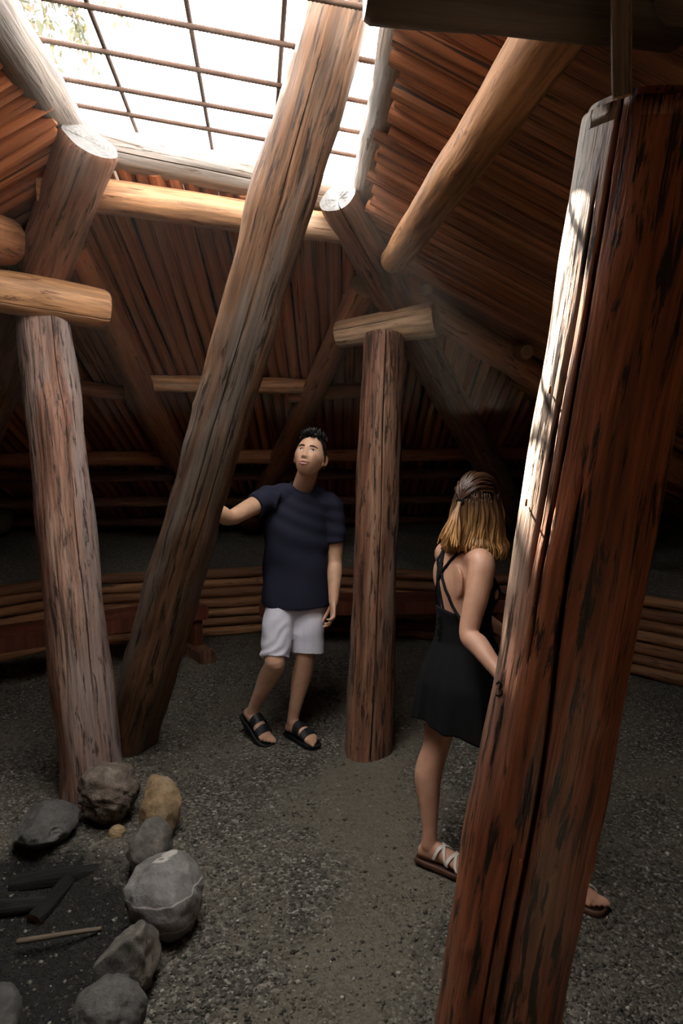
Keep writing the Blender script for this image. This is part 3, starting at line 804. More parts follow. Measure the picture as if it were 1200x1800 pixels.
# ---------------------------------------------------------------- people: tools
def cat_interp(pts, vals, k=6):
    pts = [np.array(p, float) for p in pts]; out, ov = [], []
    vals = [np.atleast_1d(np.array(v, float)) for v in vals]
    n = len(pts)
    for i in range(n-1):
        p0, p1, p2, p3 = pts[max(i-1, 0)], pts[i], pts[i+1], pts[min(i+2, n-1)]
        v0, v1, v2, v3 = vals[max(i-1, 0)], vals[i], vals[i+1], vals[min(i+2, n-1)]
        for j in range(k):
            t = j/k
            f = lambda a, b_, c, d: .5*((2*b_)+(-a+c)*t+(2*a-5*b_+4*c-d)*t*t+(-a+3*b_-3*c+d)*t**3)
            out.append(f(p0, p1, p2, p3)); ov.append(f(v0, v1, v2, v3))
    out.append(pts[-1]); ov.append(vals[-1])
    return out, ov
def limb(pts, radii, k=6, sides=16, cap=True):
    o, r = cat_interp(pts, radii, k); r = [max(.001, float(x[0])) for x in r]
    if cap:                            # round both ends
        a = o[0]-o[1]; a /= np.linalg.norm(a); b_ = o[-1]-o[-2]; b_ /= np.linalg.norm(b_)
        pre, pr, post, por = [], [], [], []
        for th in (80, 55, 28):
            c, s = math.cos(math.radians(th)), math.sin(math.radians(th))
            pre.append(o[0]+a*r[0]*s); pr.append(r[0]*c)
        for th in (28, 55, 80):
            c, s = math.cos(math.radians(th)), math.sin(math.radians(th))
            post.append(o[-1]+b_*r[-1]*s); por.append(r[-1]*c)
        o = pre+o+post; r = pr+r+por
    return tube_mesh([Vector(p) for p in o], r, sides)
def loft(rings, sides=28, k=5, power=2.0):
    """rings: (centre, half-width vector, half-depth vector)"""
    C, VV = cat_interp([r[0] for r in rings], [list(r[1])+list(r[2]) for r in rings], k)
    V, F = [], []
    for c, v in zip(C, VV):
        u, w = v[:3], v[3:]
        for j in range(sides):
            a = 2*math.pi*j/sides; ca, sa = math.cos(a), math.sin(a)
            e = 2/power; ca = math.copysign(abs(ca)**e, ca); sa = math.copysign(abs(sa)**e, sa)
            V.append(Vector(c+u*ca+w*sa))
    n = len(C)
    for i in range(n-1):
        for j in range(sides):
            F.append((i*sides+j, i*sides+(j+1) % sides, (i+1)*sides+(j+1) % sides, (i+1)*sides+j))
    F.append(tuple(reversed(range(sides)))); F.append(tuple(range((n-1)*sides, n*sides)))
    return V, F
def ball(c, rx, ry, rz, R=None, nu=20, nv=14):
    V, F = [], []; R = R or Matrix.Identity(3); c = Vector(c)
    for i in range(nv+1):
        ph = math.pi*i/nv
        for j in range(nu):
            a = 2*math.pi*j/nu
            V.append(c+R @ Vector((rx*math.sin(ph)*math.cos(a), ry*math.sin(ph)*math.sin(a), rz*math.cos(ph))))
    for i in range(nv):
        for j in range(nu): F.append((i*nu+j, (i+1)*nu+j, (i+1)*nu+(j+1) % nu, i*nu+(j+1) % nu))
    return V, F
def join(prims):
    V, F = [], []
    for v, f in prims:
        b_ = len(V); V += [tuple(q) for q in v]; F += [tuple(i+b_ for i in g) for g in f]
    return V, F
def fuse(prims, voxel, it=3, fac=.5):
    V, F = join(prims)
    me = bpy.data.meshes.new('tmp'); me.from_pydata(V, [], F)
    bm = bmesh.new(); bm.from_mesh(me); bmesh.ops.remove_doubles(bm, verts=bm.verts, dist=1e-5); bmesh.ops.recalc_face_normals(bm, faces=bm.faces); bm.to_mesh(me); bm.free()
    o = bpy.data.objects.new('tmp', me); COL.objects.link(o)
    m = o.modifiers.new('r', 'REMESH'); m.mode = 'VOXEL'; m.voxel_size = voxel; m.use_smooth_shade = True
    if it: s = o.modifiers.new('s', 'SMOOTH'); s.factor = fac; s.iterations = it
    d = bpy.context.evaluated_depsgraph_get(); d.update()
    out = bpy.data.meshes.new_from_object(o.evaluated_get(d))
    bpy.data.objects.remove(o); bpy.data.meshes.remove(me)
    out.materials.clear()
    return out
def displace(me, fn):
    n = len(me.vertices); co = np.empty(n*3); me.vertices.foreach_get('co', co); co = co.reshape(-1, 3)
    nr = np.empty(n*3); me.vertices.foreach_get('normal', nr); nr = nr.reshape(-1, 3)
    me.vertices.foreach_set('co', (co+fn(co, nr)).reshape(-1)); me.update()
def frame(f, up=(0, 0, 1), roll=0.0):
    f = Vector(f).normalized(); l = -(f.cross(Vector(up))).normalized(); u = f.cross(l).normalized()
    if roll: Rm = Matrix.Rotation(roll, 3, f); l = Rm @ l; u = Rm @ u
    return Matrix((l, f, u)).transposed()       # columns: left-of-person (l), forward, up

def sstep(a, b_, x): t = np.clip((x-a)/(b_-a), 0, 1); return t*t*(3-2*t)
def head_pts(d, male=True):
    """head surface for unit directions d (x left, y forward, z up); metres, eyes at z = 0"""
    x, y, z = d[..., 0], d[..., 1], d[..., 2]
    px, py, pz = .0745*x, .096*y, np.where(z > 0, .118*z, .116*z)
    low = sstep(0.05, 1.0, -z)
    px = px*(1-.24*low*(.4+.6*(y > 0))); px = px*(1+.05*np.exp(-((z+.15)/.25)**2))
    py = np.where(y > 0, py*(.93+.04*low), py*(1-.42*low)); py = py+.016*low
    front = sstep(.35, .8, y)
    g = lambda a, s: np.exp(-(a/s)**2)
    # nose
    zt = np.clip((.012-pz)/.052, 0, 1)
    py = py+front*(g(px, .0075+.004*zt)*(.006+.0145*zt)*sstep(.018, .006, pz)*sstep(-.056, -.044, pz))
    py = py+front*(g(np.abs(px)-.0125, .0065)*g(pz+.042, .009)*.007)
    # sockets, brow, cheeks, lips, chin
    py = py-front*g(np.abs(px)-.031, .016)*g(pz-.002, .011)*.0075
    py = py+front*g(np.abs(px)-.028, .022)*g(pz-.022, .008)*.003
    py = py+front*g(np.abs(px)-.040, .018)*g(pz+.026, .018)*.004
    py = py+front*g(px, .022)*g(pz+.074, .011)*.006-front*g(px, .024)*g(pz+.0755, .003)*.003
    py = py+front*g(px, .018)*g(pz+.098, .014)*.007-front*g(px, .02)*g(pz+.088, .005)*.003
    return np.stack([px, py, pz], -1)
def sphere_dirs(nu, nv):
    ph = np.linspace(0, math.pi, nv+1); th = np.linspace(0, 2*math.pi, nu, endpoint=False)
    Pm, Tm = np.meshgrid(ph, th, indexing='ij')
    return np.stack([np.sin(Pm)*np.cos(Tm), np.sin(Pm)*np.sin(Tm), np.cos(Pm)], -1)
def sph_faces(nu, nv):
    return [(i*nu+j, (i+1)*nu+j, (i+1)*nu+(j+1) % nu, i*nu+(j+1) % nu) for i in range(nv) for j in range(nu)]
def head_prim(c, R, scale=1.0):
    d = sphere_dirs(96, 72); p = head_pts(d)*scale
    pr = [([Vector(c)+R @ Vector(q) for q in p.reshape(-1, 3)], sph_faces(96, 72))]
    for s in (-1, 1):                   # ears: a dish with a rim
        Re = R @ Matrix.Rotation(s*.35, 3, 'Z') @ Matrix.Rotation(.12, 3, 'X')
        e = Vector(c)+R @ Vector((s*.0765*scale, -.012*scale, -.012*scale))
        pr.append(ball(e, .007*scale, .017*scale, .029*scale, Re))
        rim = [e+Re @ Vector((s*.006, .017*math.cos(a)*scale, (.029*math.sin(a)+.002)*scale)) for a in np.linspace(-1.2, 4.0, 14)]
        pr.append(tube_mesh(rim, .0042*scale, 8)); pr.append(ball(e+Re @ Vector((s*.003, .006, -.026)), .006, .008, .008, Re))
    return pr

def hand_prims(w, d, n, side, curl=.35, s=1.0, spread=.10):
    """w wrist, d along the hand, n out of the back of the hand, side +1 when the thumb lies along d x n"""
    w, d, n = Vector(w), Vector(d).normalized(), Vector(n); n = (n-d*n.dot(d)).normalized(); t = d.cross(n)*side
    pr = []
    pr.append(loft([(w-d*.02*s, t*.026*s, n*.021*s), (w+d*.02*s, t*.031*s, n*.017*s), (w+d*.055*s, t*.041*s, n*.015*s), (w+d*.09*s, t*.043*s, n*.0135*s), (w+d*.102*s, t*.038*s, n*.011*s)], 20, 4))
    Ls = [(.070, .031), (.080, .011), (.074, -.010), (.058, -.029)]
    for i, (L, o) in enumerate(Ls):
        base = w+d*(.088-.006*abs(i-1.2))*s+t*o*s; dd = (d+t*spread*(1.3-i)*.55).normalized(); c = 0; q = base; P_ = [base-dd*.012*s, base]
        for j, fr in enumerate((.45, .31, .24)):
            c += curl*(.7+.25*j)*(1+.12*i); v = dd*math.cos(c)-n*math.sin(c); q = q+v*(L*fr*s); P_.append(q)
        pr.append(limb(P_, [.0088*s, .0090*s, .0082*s, .0074*s, .0062*s], 4, 10))
    b0 = w+d*.022*s+t*.024*s-n*.004*s; tv = (d*.62+t*.72-n*.32).normalized(); b1 = b0+tv*.042*s; b2 = b1+(tv*.75+d*.5-n*.25).normalized()*.034*s; b3 = b2+(tv*.45+d*.75-n*.35).normalized()*.026*s
    pr.append(limb([b0-tv*.012*s, b0, b1, b2, b3], [.014*s, .0145*s, .0112*s, .0098*s, .0075*s], 4, 10))
    return pr

FOOT = [(.0, .032, .024, .026), (.02, .037, .031, .036), (.06, .044, .034, .044), (.10, .046, .036, .042), (.14, .038, .041, .033), (.18, .028, .046, .024), (.205, .021, .046, .018), (.222, .017, .040, .014)]
def foot_prims(Mx, side, s=1.0):
    """Mx: local frame with origin under the heel, x to the outer side of the left foot, y forward, z up; side +1: big toe towards -x"""
    T = lambda v: Mx @ Vector(v)*1.0
    X, Y, Z = Mx.to_3x3().col[0], Mx.to_3x3().col[1], Mx.to_3x3().col[2]
    pr = [loft([(T((0.004*side*math.sin(y*12), y*s, z*s)), X*hw*s, Z*hh*s) for (y, z, hw, hh) in FOOT], 20, 4)]
    for i in range(5):
        x = (-.033+.0175*i)*side*s; r = (.0135, .0105, .0098, .009, .0085)[i]*s; ln = (.052, .050, .043, .035, .026)[i]*s
        a = T((x*.9, .200*s-.004*i*s, .015*s)); b_ = T((x, .205*s+ln*.7-.004*i*s, .017*s)); c = T((x, .205*s+ln-.004*i*s, .011*s))
        pr.append(limb([a, b_, c], [r, r*1.02, r*.85], 3, 10))
    return pr
def sole_obj(Mx, mat, parent, s=1.0, thick=.024, name='sandal_sole', side=1):
    out = []
    prof = [(-.018, .018), (-.010, .032), (.03, .041), (.08, .042), (.13, .045), (.18, .053), (.215, .053), (.245, .044), (.262, .028), (.268, .010)]
    R = [(y, w) for y, w in prof]; Lp = [(w*.97+.002*side, y) for y, w in R]+[(-w, y) for y, w in reversed(R)]
    n = len(Lp); V, F = [], []
    lv = [(0.0, .93), (-.005, 1.0), (-thick+.004, 1.0), (-thick, .95)]
    rim = .006
    for (z, k) in [(rim*.2, .84), (rim, .93)]+lv[1:]:
        for (x, y) in Lp: V.append(Mx @ Vector((x*k*s, (.125+(y-.125)*(k*.5+.5))*s, z)))
    m = len(V)//n
    for i in range(m-1):
        for j in range(n): F.append((i*n+j, i*n+(j+1) % n, (i+1)*n+(j+1) % n, (i+1)*n+j))
    F.append(tuple(range(n))); F.append(tuple(reversed(range((m-1)*n, m*n))))
    bm_fix = mesh_obj(name, V, F, mat, parent, True)
    return bm_fix
def foot_section(y):
    ys = [r[0] for r in FOOT]
    return tuple(np.interp(y, ys, [r[k] for r in FOOT]) for k in (1, 2, 3))
def strap_obj(Mx, y0, y1, width, mat, parent, s=1.0, name='strap', gap=.004, thick=.004, a0=-.25, a1=math.pi+.25):
    """a band over the foot from one side of the sole to the other; y0, y1: where it meets the left and right edge"""
    V, F = [], []; n = 18
    for i in range(n+1):
        a = a0+(a1-a0)*i/n; yc = y0+(y1-y0)*i/n
        for k, (dy, th) in enumerate(((-.5, 0), (.5, 0), (.5, thick), (-.5, thick))):
            z, hw, hh = foot_section(yc+dy*width)
            V.append(Mx @ Vector(((hw+gap+th)*math.cos(a)*s, (yc+dy*width)*s, max(.0, z+(hh+gap+th)*math.sin(a))*s)))
    for i in range(n):
        for k in range(4): F.append((i*4+k, (i+1)*4+k, (i+1)*4+(k+1) % 4, i*4+(k+1) % 4))
    F.append((0, 1, 2, 3)); F.append((n*4+3, n*4+2, n*4+1, n*4))
    me = bpy.data.meshes.new(name); me.from_pydata(V, [], F)
    bm = bmesh.new(); bm.from_mesh(me); bmesh.ops.recalc_face_normals(bm, faces=bm.faces); bm.to_mesh(me); bm.free()
    return link_mesh(name, me, mat, parent, False)
def foot_frame(heel, toe, up=(0, 0, 1)):
    y = (Vector(toe)-Vector(heel)).normalized(); u = Vector(up); z = (u-y*u.dot(y)).normalized(); x = y.cross(z)
    m = Matrix((x, y, z)).transposed().to_4x4(); m.translation = Vector(heel); return m

def skin_mat(name, c, deep):
    m, nt, b = new_mat(name); v = coords(nt, (1, 1, 1), False); n = noise(nt, v, 16, 5, .55)
    r = ramp(nt, [(.3, deep), (.68, c)]); nt.links.new(n, r.inputs[0]); nt.links.new(r.outputs[0], b.inputs['Base Color'])
    b.inputs['Roughness'].default_value = .48; b.inputs['Specular IOR Level'].default_value = .45
    n2 = noise(nt, v, 220, 2, .5); bp = nd(nt, 'ShaderNodeBump'); bp.inputs['Strength'].default_value = .08; bp.inputs['Distance'].default_value = .002
    nt.links.new(n2, bp.inputs['Height']); nt.links.new(bp.outputs[0], b.inputs['Normal'])
    return m
def cloth_mat(name, c, rough=.85, nsc=260):
    m, nt, b = new_mat(name); v = coords(nt, (1, 1, 1), False); n = noise(nt, v, nsc, 2, .5); n2 = noise(nt, v, 5, 4, .5)
    r = ramp(nt, [(.3, tuple(x*.88 for x in c)), (.7, tuple(x*1.1 for x in c))]); nt.links.new(n2, r.inputs[0]); nt.links.new(r.outputs[0], b.inputs['Base Color'])
    b.inputs['Roughness'].default_value = rough; b.inputs['Specular IOR Level'].default_value = .2
    bp = nd(nt, 'ShaderNodeBump'); bp.inputs['Strength'].default_value = .25; bp.inputs['Distance'].default_value = .002
    nt.links.new(n, bp.inputs['Height']); nt.links.new(bp.outputs[0], b.inputs['Normal'])
    return m
M['skin_m'] = skin_mat('skin_tan', (.66, .40, .265), (.56, .32, .20))
M['skin_w'] = skin_mat('skin_fair', (.62, .35, .235), (.52, .27, .17))
M['navy'] = cloth_mat('navy_jersey', (.018, .019, .036))
M['shorts'] = cloth_mat('pale_cotton', (.60, .59, .66))
M['black'] = cloth_mat('black_fabric', (.005, .005, .0055))
M['rubber'] = plain('black_rubber', (.010, .010, .011), .55, .4)
M['white_strap'] = plain('white_strap', (.72, .66, .58), .5, .4)
M['brown_sole'] = plain('brown_sole', (.10, .045, .025), .6, .4)
M['eye_white'] = plain('eye_white', (.50, .46, .42), .3, .5)
M['iris'] = plain('dark_iris', (.018, .010, .007), .2, .5)
M['lip'] = plain('lips', (.40, .14, .11), .45, .4)
M['teeth'] = plain('teeth', (.80, .77, .72), .3, .5)
M['brow'] = plain('black_hair', (.012, .010, .009), .5, .4, 60, .4)

def hair_mat(name, root, tip, z0=.15, z1=.75, rough=.38):
    m, nt, b = new_mat(name); L = nt.links.new
    tc = nd(nt, 'ShaderNodeTexCoord'); sx = nd(nt, 'ShaderNodeSeparateXYZ'); L(tc.outputs['Generated'], sx.inputs[0])
    r = ramp(nt, [(z0, tip), (z1, root)]); L(sx.outputs['Z'], r.inputs[0])
    g = nd(nt, 'ShaderNodeNewGeometry'); r2 = ramp(nt, [(0, .5), (1, 1.5)]); L(g.outputs['Random Per Island'], r2.inputs[0])
    L(mixc(nt, .9, r.outputs[0], r2.outputs[0], 'MULTIPLY'), b.inputs['Base Color'])
    b.inputs['Roughness'].default_value = rough; b.inputs['Specular IOR Level'].default_value = .4
    return m
M['hair_w'] = hair_mat('brown_blond_hair', (.055, .024, .011), (.50, .27, .095), .10, .70)
M['hair_tail'] = hair_mat('golden_hair', (.30, .15, .06), (.52, .29, .105), .10, .80)
M['hair_m'] = hair_mat('short_black_hair', (.010, .009, .009), (.014, .012, .011))

# ---------------------------------------------------------------- the man
def add_face(R, c, parent, s=1.0):
    """eyes, brows, lips and teeth, laid on the head surface"""
    T = lambda v: Vector(c)+R @ (Vector(v)*s)
    def surf(x, z, off):                # front of the head at (x, z)
        best = None
        dd = sphere_dirs(240, 180).reshape(-1, 3); dd = dd[dd[:, 1] > .2]
        return None
    dd = sphere_dirs(256, 192).reshape(-1, 3); dd = dd[dd[:, 1] > .25]; pp_ = head_pts(dd)
    def sf(x, z, off=0.0):
        i = np.argmin((pp_[:, 0]-x)**2+(pp_[:, 2]-z)**2); return (x, pp_[i, 1]+off, z)
    for sd in (-1, 1):
        x0 = sd*.031; V, F = [], []
        # almond of the eye: outline between two lids
        n = 14; up, lo = [], []
        for i in range(n+1):
            u = -1+2*i/n; x = x0+u*.0145; k = (1-u*u)
            up.append(sf(x, .0005+.0058*k+.0016*u*sd, .0012)); lo.append(sf(x, -.0005-.0046*k+.0016*u*sd, .0010))
        mid = [tuple((np.array(a)+np.array(b_))/2+np.array((0, .0022*(1-(-1+2*i/n)**2), 0))) for i, (a, b_) in enumerate(zip(up, lo))]
        V = [T(q) for q in up+mid+lo]; m = n+1
        for i in range(n): F += [(i, i+1, m+i+1, m+i), (m+i, m+i+1, 2*m+i+1, 2*m+i)]
        e = mesh_obj('eye', V, F, M['eye_white'], parent)
        ic = Vector(sf(x0-.0005, .0012, .0024)); iv, jf = ball(T(ic), .0058*s, .0034*s, .0056*s, R, 16, 8)
        mesh_obj('iris', iv, jf, M['iris'], e)
        mesh_obj('upper_lid', *tube_mesh([T(sf(q[0], q[2]+.0008, .0018)) for q in up], [.0006+.0010*math.sin(math.pi*i/n) for i in range(n+1)], 6), M['iris'], e)
        br = []
        for i in range(13):
            u = i/12; x = sd*(.013+.038*u); br.append(T(sf(x, .0175+.0065*math.sin(u*2.2)-.004*u*u, .0015)))
        mesh_obj('eyebrow', *tube_mesh(br, [.0028*(.75+.6*math.sin(math.pi*min(1, i/12*1.0+.1)))*(1-.5*(i/12)**3) for i in range(13)], 8), M['brow'], parent)
    up = [T(sf(x, -.0690+.0010*abs(x)/.028+.0012*math.cos(x*260), .0020)) for x in np.linspace(-.0285, .0285, 15)]
    mesh_obj('upper_lip', *tube_mesh(up, [.0010+.0030*math.sin(math.pi*i/14)**.7 for i in range(15)], 8), M['lip'], parent)
    lo = [T(sf(x, -.0825+.0120*(abs(x)/.0265)**2, .0022)) for x in np.linspace(-.0255, .0255, 15)]
    mesh_obj('lower_lip', *tube_mesh(lo, [.0010+.0042*math.sin(math.pi*i/14)**.8 for i in range(15)], 8), M['lip'], parent)
    te = [T(sf(x, -.0750+.0045*(abs(x)/.0235)**2, .0006)) for x in np.linspace(-.019, .019, 9)]
    mesh_obj('teeth', *tube_mesh(te, [.0012+.0018*math.sin(math.pi*i/8)**.6 for i in range(9)], 8), M['teeth'], parent)
    for sd in (-1, 1):
        mesh_obj('nostril', *ball(T(sf(sd*.0072, -.0505, -.0005)), .0034, .003, .0022, R, 10, 6), M['iris'], parent)

def build_man():
    Hc = P(545, 803, 3.80); HS = 1.09
    HR = frame((-.17, -.86, .47), roll=math.radians(-7))
    nb = Vector((-.222, 3.925, 1.44))
    Rs, Re, Rw = P(468, 878, 3.85), P(405, 910, 3.62), P(340, 884, 3.43)
    Ls, Le, Lw = P(580, 888, 3.95), P(589, 985, 3.97), P(586, 1058, 3.87)
    Rh, Lh = P(496, 1030, 3.99), P(541, 1030, 4.0)
    Rk, Lk = P(483, 1168, 3.82), P(536, 1160, 3.95)
    Lheel, Ltoe = PG(506, 1293), PG(566, 1322)
    Lm = foot_frame(Lheel+Vector((0, 0, .026)), Ltoe+Vector((0, 0, .026)))
    La = Lm @ Vector((0, .045, .095))
    Rball = PG(466, 1308)+Vector((0, 0, .028)); Rheel = P(431, 1256, 4.08)
    Rm = foot_frame(Rheel, Rball+(Rball-Rheel)*.05, (0, 0, 1))
    Ra = Rm @ Vector((0, .045, .095))
    u = Vector((.97, .18, -.12)); fwd = Vector((.12, -.99, 0)); u0 = Vector((1, .04, 0))
    pr = head_prim(Hc, HR, HS)
    pr.append(limb([nb-Vector((0, 0, .08)), nb+Vector((0, 0, .03)), Hc+HR @ Vector((0, -.028, -.06)), Hc+HR @ Vector((0, -.03, -.0))], [.075, .063, .056, .055], 6, 20))
    # trapezius and chest
    pr.append(loft([(Vector((-.27, 3.92, .82)), u0*.155, fwd*.10), (Vector((-.27, 3.92, 1.0)), u0*.145, fwd*.095), (Vector((-.255, 3.92, 1.2)), u*.165, fwd*.10), (Vector((-.245, 3.92, 1.34)), u*.17, fwd*.095), (Vector((-.235, 3.925, 1.42)), u*.13, fwd*.075), (Vector((-.222, 3.925, 1.47)), u*.06, fwd*.055)], 28, 5))
    pr.append(limb([Rs+Vector((.03, .02, 0)), Rs, Rs.lerp(Re, .5), Re, Re.lerp(Rw, .3), Re.lerp(Rw, .75), Rw], [.055, .057, .050, .043, .046, .034, .027], 6, 18))
    pr.append(limb([Ls-Vector((.03, 0, 0)), Ls, Ls.lerp(Le, .5)+Vector((.012, 0, 0)), Le, Le.lerp(Lw, .3), Le.lerp(Lw, .75), Lw], [.055, .056, .049, .041, .044, .033, .027], 6, 18))
    for h, k, a, bend in ((Rh, Rk, Ra, Vector((-.0, .02, 0))), (Lh, Lk, La, Vector((0, .015, 0)))):
        pr.append(limb([h, h.lerp(k, .45), k+Vector((0, .005, .05)), k, k.lerp(a, .30)+bend*1.3, k.lerp(a, .65)+bend*.4, a+(k-a).normalized()*.03, a-Vector((0, 0, .02))], [.058, .070, .060, .056, .058, .043, .034, .036], 6, 20))
    pr += foot_prims(Lm, -1); pr += foot_prims(Rm, 1)
    # left hand hangs relaxed, right hand lies on the ladder
    pr += hand_prims(Lw, (Vector(P(584, 1100, 3.82))-Lw), Vector((.95, .30, .1)), -1, .42)
    ax = (LAD1-LAD0).normalized(); lp = LAD0+ax*((Rw-LAD0).dot(ax)); out = (Rw-lp).normalized()
    hd = (Vector((-.55, -.75, .35))); hd = (hd-out*hd.dot(out)).normalized()
    pr += hand_prims(Rw, (hd*.9-out*.35), out, -1, .40)
    me = fuse(pr, .0042, 4)
    base = Vector((-.26, 3.92, 0))
    for v in me.vertices: v.co -= base
    man = link_mesh('person', me, M['skin_m']); man.location = base
    tag(man, 'man in navy t-shirt and white shorts gazing up, one hand on the ladder log', 'person', 'visitors')
    # t-shirt
    sh = [loft([(Vector((-.274, 3.915, .795)), u0*.196, fwd*.146), (Vector((-.273, 3.915, .90)), u0*.194, fwd*.140), (Vector((-.270, 3.917, 1.05)), u0*.184, fwd*.124), (Vector((-.258, 3.918, 1.2)), u*.190, fwd*.126), (Vector((-.248, 3.92, 1.33)), u*.192, fwd*.118), (Vector((-.238, 3.922, 1.405)), u*.165, fwd*.096), (Vector((-.225, 3.925, 1.462)), u*.100, fwd*.078), (Vector((-.222, 3.925, 1.50)), u*.066, fwd*.066)], 36, 6, 2.3)]
    sh.append(limb([Rs+Vector((.06, .02, -.01)), Rs, Rs.lerp(Re, .36)], [.078, .077, .070], 6, 20, False))
    sh.append(limb([Ls-Vector((.06, 0, -.0)), Ls, Ls.lerp(Le, .30)+Vector((.012, 0, 0)), Ls.lerp(Le, .66)+Vector((.012, 0, 0))], [.078, .075, .068, .064], 6, 20, False))
    for S_ in (Rs, Ls):
        sh.append(limb([nb+Vector((0, 0, .0)), nb.lerp(S_, .5)+Vector((0, 0, .018)), S_], [.062, .060, .068], 6, 20))
    ms = fuse(sh, .006, 12)
    fw = Fbm(71, 1.6, 8, 2)
    def folds(co, nr):
        zz = co[:, 2]; xx = co[:, 0]
        diag = np.sin((xx*9+zz*16+2.2*fw(co*.55))*2.2)
        amp = .0035+.006*sstep(1.25, .95, zz)*sstep(.78, .86, zz)
        return nr*((diag*amp*.75+.004*fw(co*1.7))[:, None])
    displace(ms, folds)
    cut_neck(ms, nb+Vector((0, 0, .01)), Vector((-.02, -.30, 1)), .070, .066, fwd)
    shirt = link_mesh('t_shirt', ms, M['navy'], man); shirt['label'] = 'navy crew-neck t-shirt'
    rim(ms, 'collar', .0055, M['navy'], shirt)
    # shorts
    so = [loft([(Vector((-.272, 3.92, .98)), u0*.155, fwd*.105), (Vector((-.272, 3.92, .86)), u0*.172, fwd*.116), (Vector((-.272, 3.92, .77)), u0*.178, fwd*.120), (Vector((-.272, 3.925, .72)), u0*.15, fwd*.09)], 30, 5, 2.3)]
    rk, lk = Rh.lerp(Rk, 1.0), Lh.lerp(Lk, 1.0)
    so.append(limb([Rh+Vector((.015, 0, -.05)), Rh.lerp(Rk, .5)+Vector((-.002, -.005, 0)), Rh.lerp(Rk, .93)+Vector((0, -.004, 0))], [.066, .086, .088], 6, 24, False))
    so.append(limb([Lh+Vector((-.01, 0, -.05)), Lh.lerp(Lk, .5)+Vector((.008, 0, 0)), Lh.lerp(Lk, .91)+Vector((.012, 0, 0))], [.080, .096, .098], 6, 24, False))
    mo = fuse(so, .006, 3)
    fs2 = Fbm(77, 2.2, 8, 3)
    displace(mo, lambda co, nr: nr*((.0045*fs2(co*np.array([.8, .8, 1.6]))+.004*np.sin(co[:, 2]*70+6*fs2(co*.6))*sstep(-.24, -.36, co[:, 0]))[:, None]))
    sho = link_mesh('shorts', mo, M['shorts'], man); sho['label'] = 'pale lavender white cotton shorts'
    add_face(HR, Hc, man, HS)
    # hair: a cropped cap, longer and brushed up in front
    d = sphere_dirs(120, 90); p = head_pts(d); x, y, z = p[..., 0], p[..., 1], p[..., 2]
    fh = Fbm(79, 12, 10, 2)
    line = .068-.020*np.abs(x/.07)**3-.085*sstep(.055, -.01, y)-.03*sstep(-.02, -.06, y)
    keep = z > line+.004*fh(p)
    thick = (.006+.013*sstep(.03, .11, z)*(.55+.45*sstep(-.06, .07, y)))*sstep(-.002, .018, z-line)
    q = p+d*(thick*(1+.22*fh(p*2.0)))[..., None]
    q[..., 2] += .010*sstep(.05, .085, y)*sstep(.05, .09, z)
    fl = sph_faces(120, 90); kf = keep.reshape(-1)
    F = [f for f in fl if all(kf[i] for i in f)]
    V = [Hc+HR @ (Vector(a)*HS) for a in q.reshape(-1, 3)]
    use = sorted({i for f in F for i in f}); mp = {a: b_ for b_, a in enumerate(use)}
    cap = mesh_obj('hair', [V[i] for i in use], [tuple(mp[i] for i in f) for f in F], M['hair_m'], man); cap['label'] = 'short black hair brushed up'
    # tufts on top
    rs = np.random.RandomState(5); tv = []
    for i in range(150):
        dd = np.array([rs.uniform(-.75, .75), rs.uniform(-.5, .95), rs.uniform(.55, 1.2)]); dd /= np.linalg.norm(dd)
        b0 = head_pts(dd)
        if b0[2] < .062: continue
        g = dd*.6+np.array([rs.uniform(-.3, .3), .55, .55]); g /= np.linalg.norm(g); Ln = rs.uniform(.018, .030)
        pts = [Hc+HR @ (Vector(w_)*HS) for w_ in (b0+dd*.008, b0+dd*.016+g*Ln*.5, b0+dd*.014+g*Ln)]
        tv.append(tube_mesh(pts, [.0050, .0038, .0010], 5))
    mesh_obj('hair_tufts', *join(tv), M['hair_m'], cap)
    # sandals
    for Mx, sd, nm in ((Lm, -1, 'left'), (Rm, 1, 'right')):
        s0 = sole_obj(Mx, M['rubber'], man, 1.0, .026, 'sandal', sd); s0['label'] = 'black two-strap sandal'
        strap_obj(Mx, .112, .118, .048, M['rubber'], s0); strap_obj(Mx, .182, .176, .040, M['rubber'], s0)
        z, hw, hh = foot_section(.115)
        for yy in (.115, .179):
            z, hw, hh = foot_section(yy)
            bx = Mx @ Vector((sd*(hw+.004)*.72, yy, z+(hh+.008)*.72))
            mesh_obj('buckle', *ball(bx, .009, .011, .004, Mx.to_3x3(), 10, 6), M['rubber'], s0)
    return man

def cut_neck(me, nb, axis, rx, ry, fwd):
    """open the neckline of a shirt"""
    bm = bmesh.new(); bm.from_mesh(me); axis = Vector(axis).normalized(); f = (fwd-axis*fwd.dot(axis)).normalized(); l = axis.cross(f)
    kill = []
    for v in bm.verts:
        r = v.co-nb; h = r.dot(axis)
        if h < -.02: continue
        a, b_ = r.dot(l), r.dot(f)-.012
        if (a/rx)**2+(b_/ry)**2 < 1: kill.append(v)
    bmesh.ops.delete(bm, geom=kill, context='VERTS')
    # smooth the cut edge
    for _ in range(10):
        be = [e for e in bm.edges if e.is_boundary]; nb_ = {}
        for e in be:
            for a, b_ in ((e.verts[0], e.verts[1]), (e.verts[1], e.verts[0])): nb_.setdefault(a, []).append(b_.co.copy())
        for v, ns in nb_.items():
            if len(ns) == 2: v.co = v.co*.4+(ns[0]+ns[1])*.3
    bm.to_mesh(me); bm.free(); me.update()
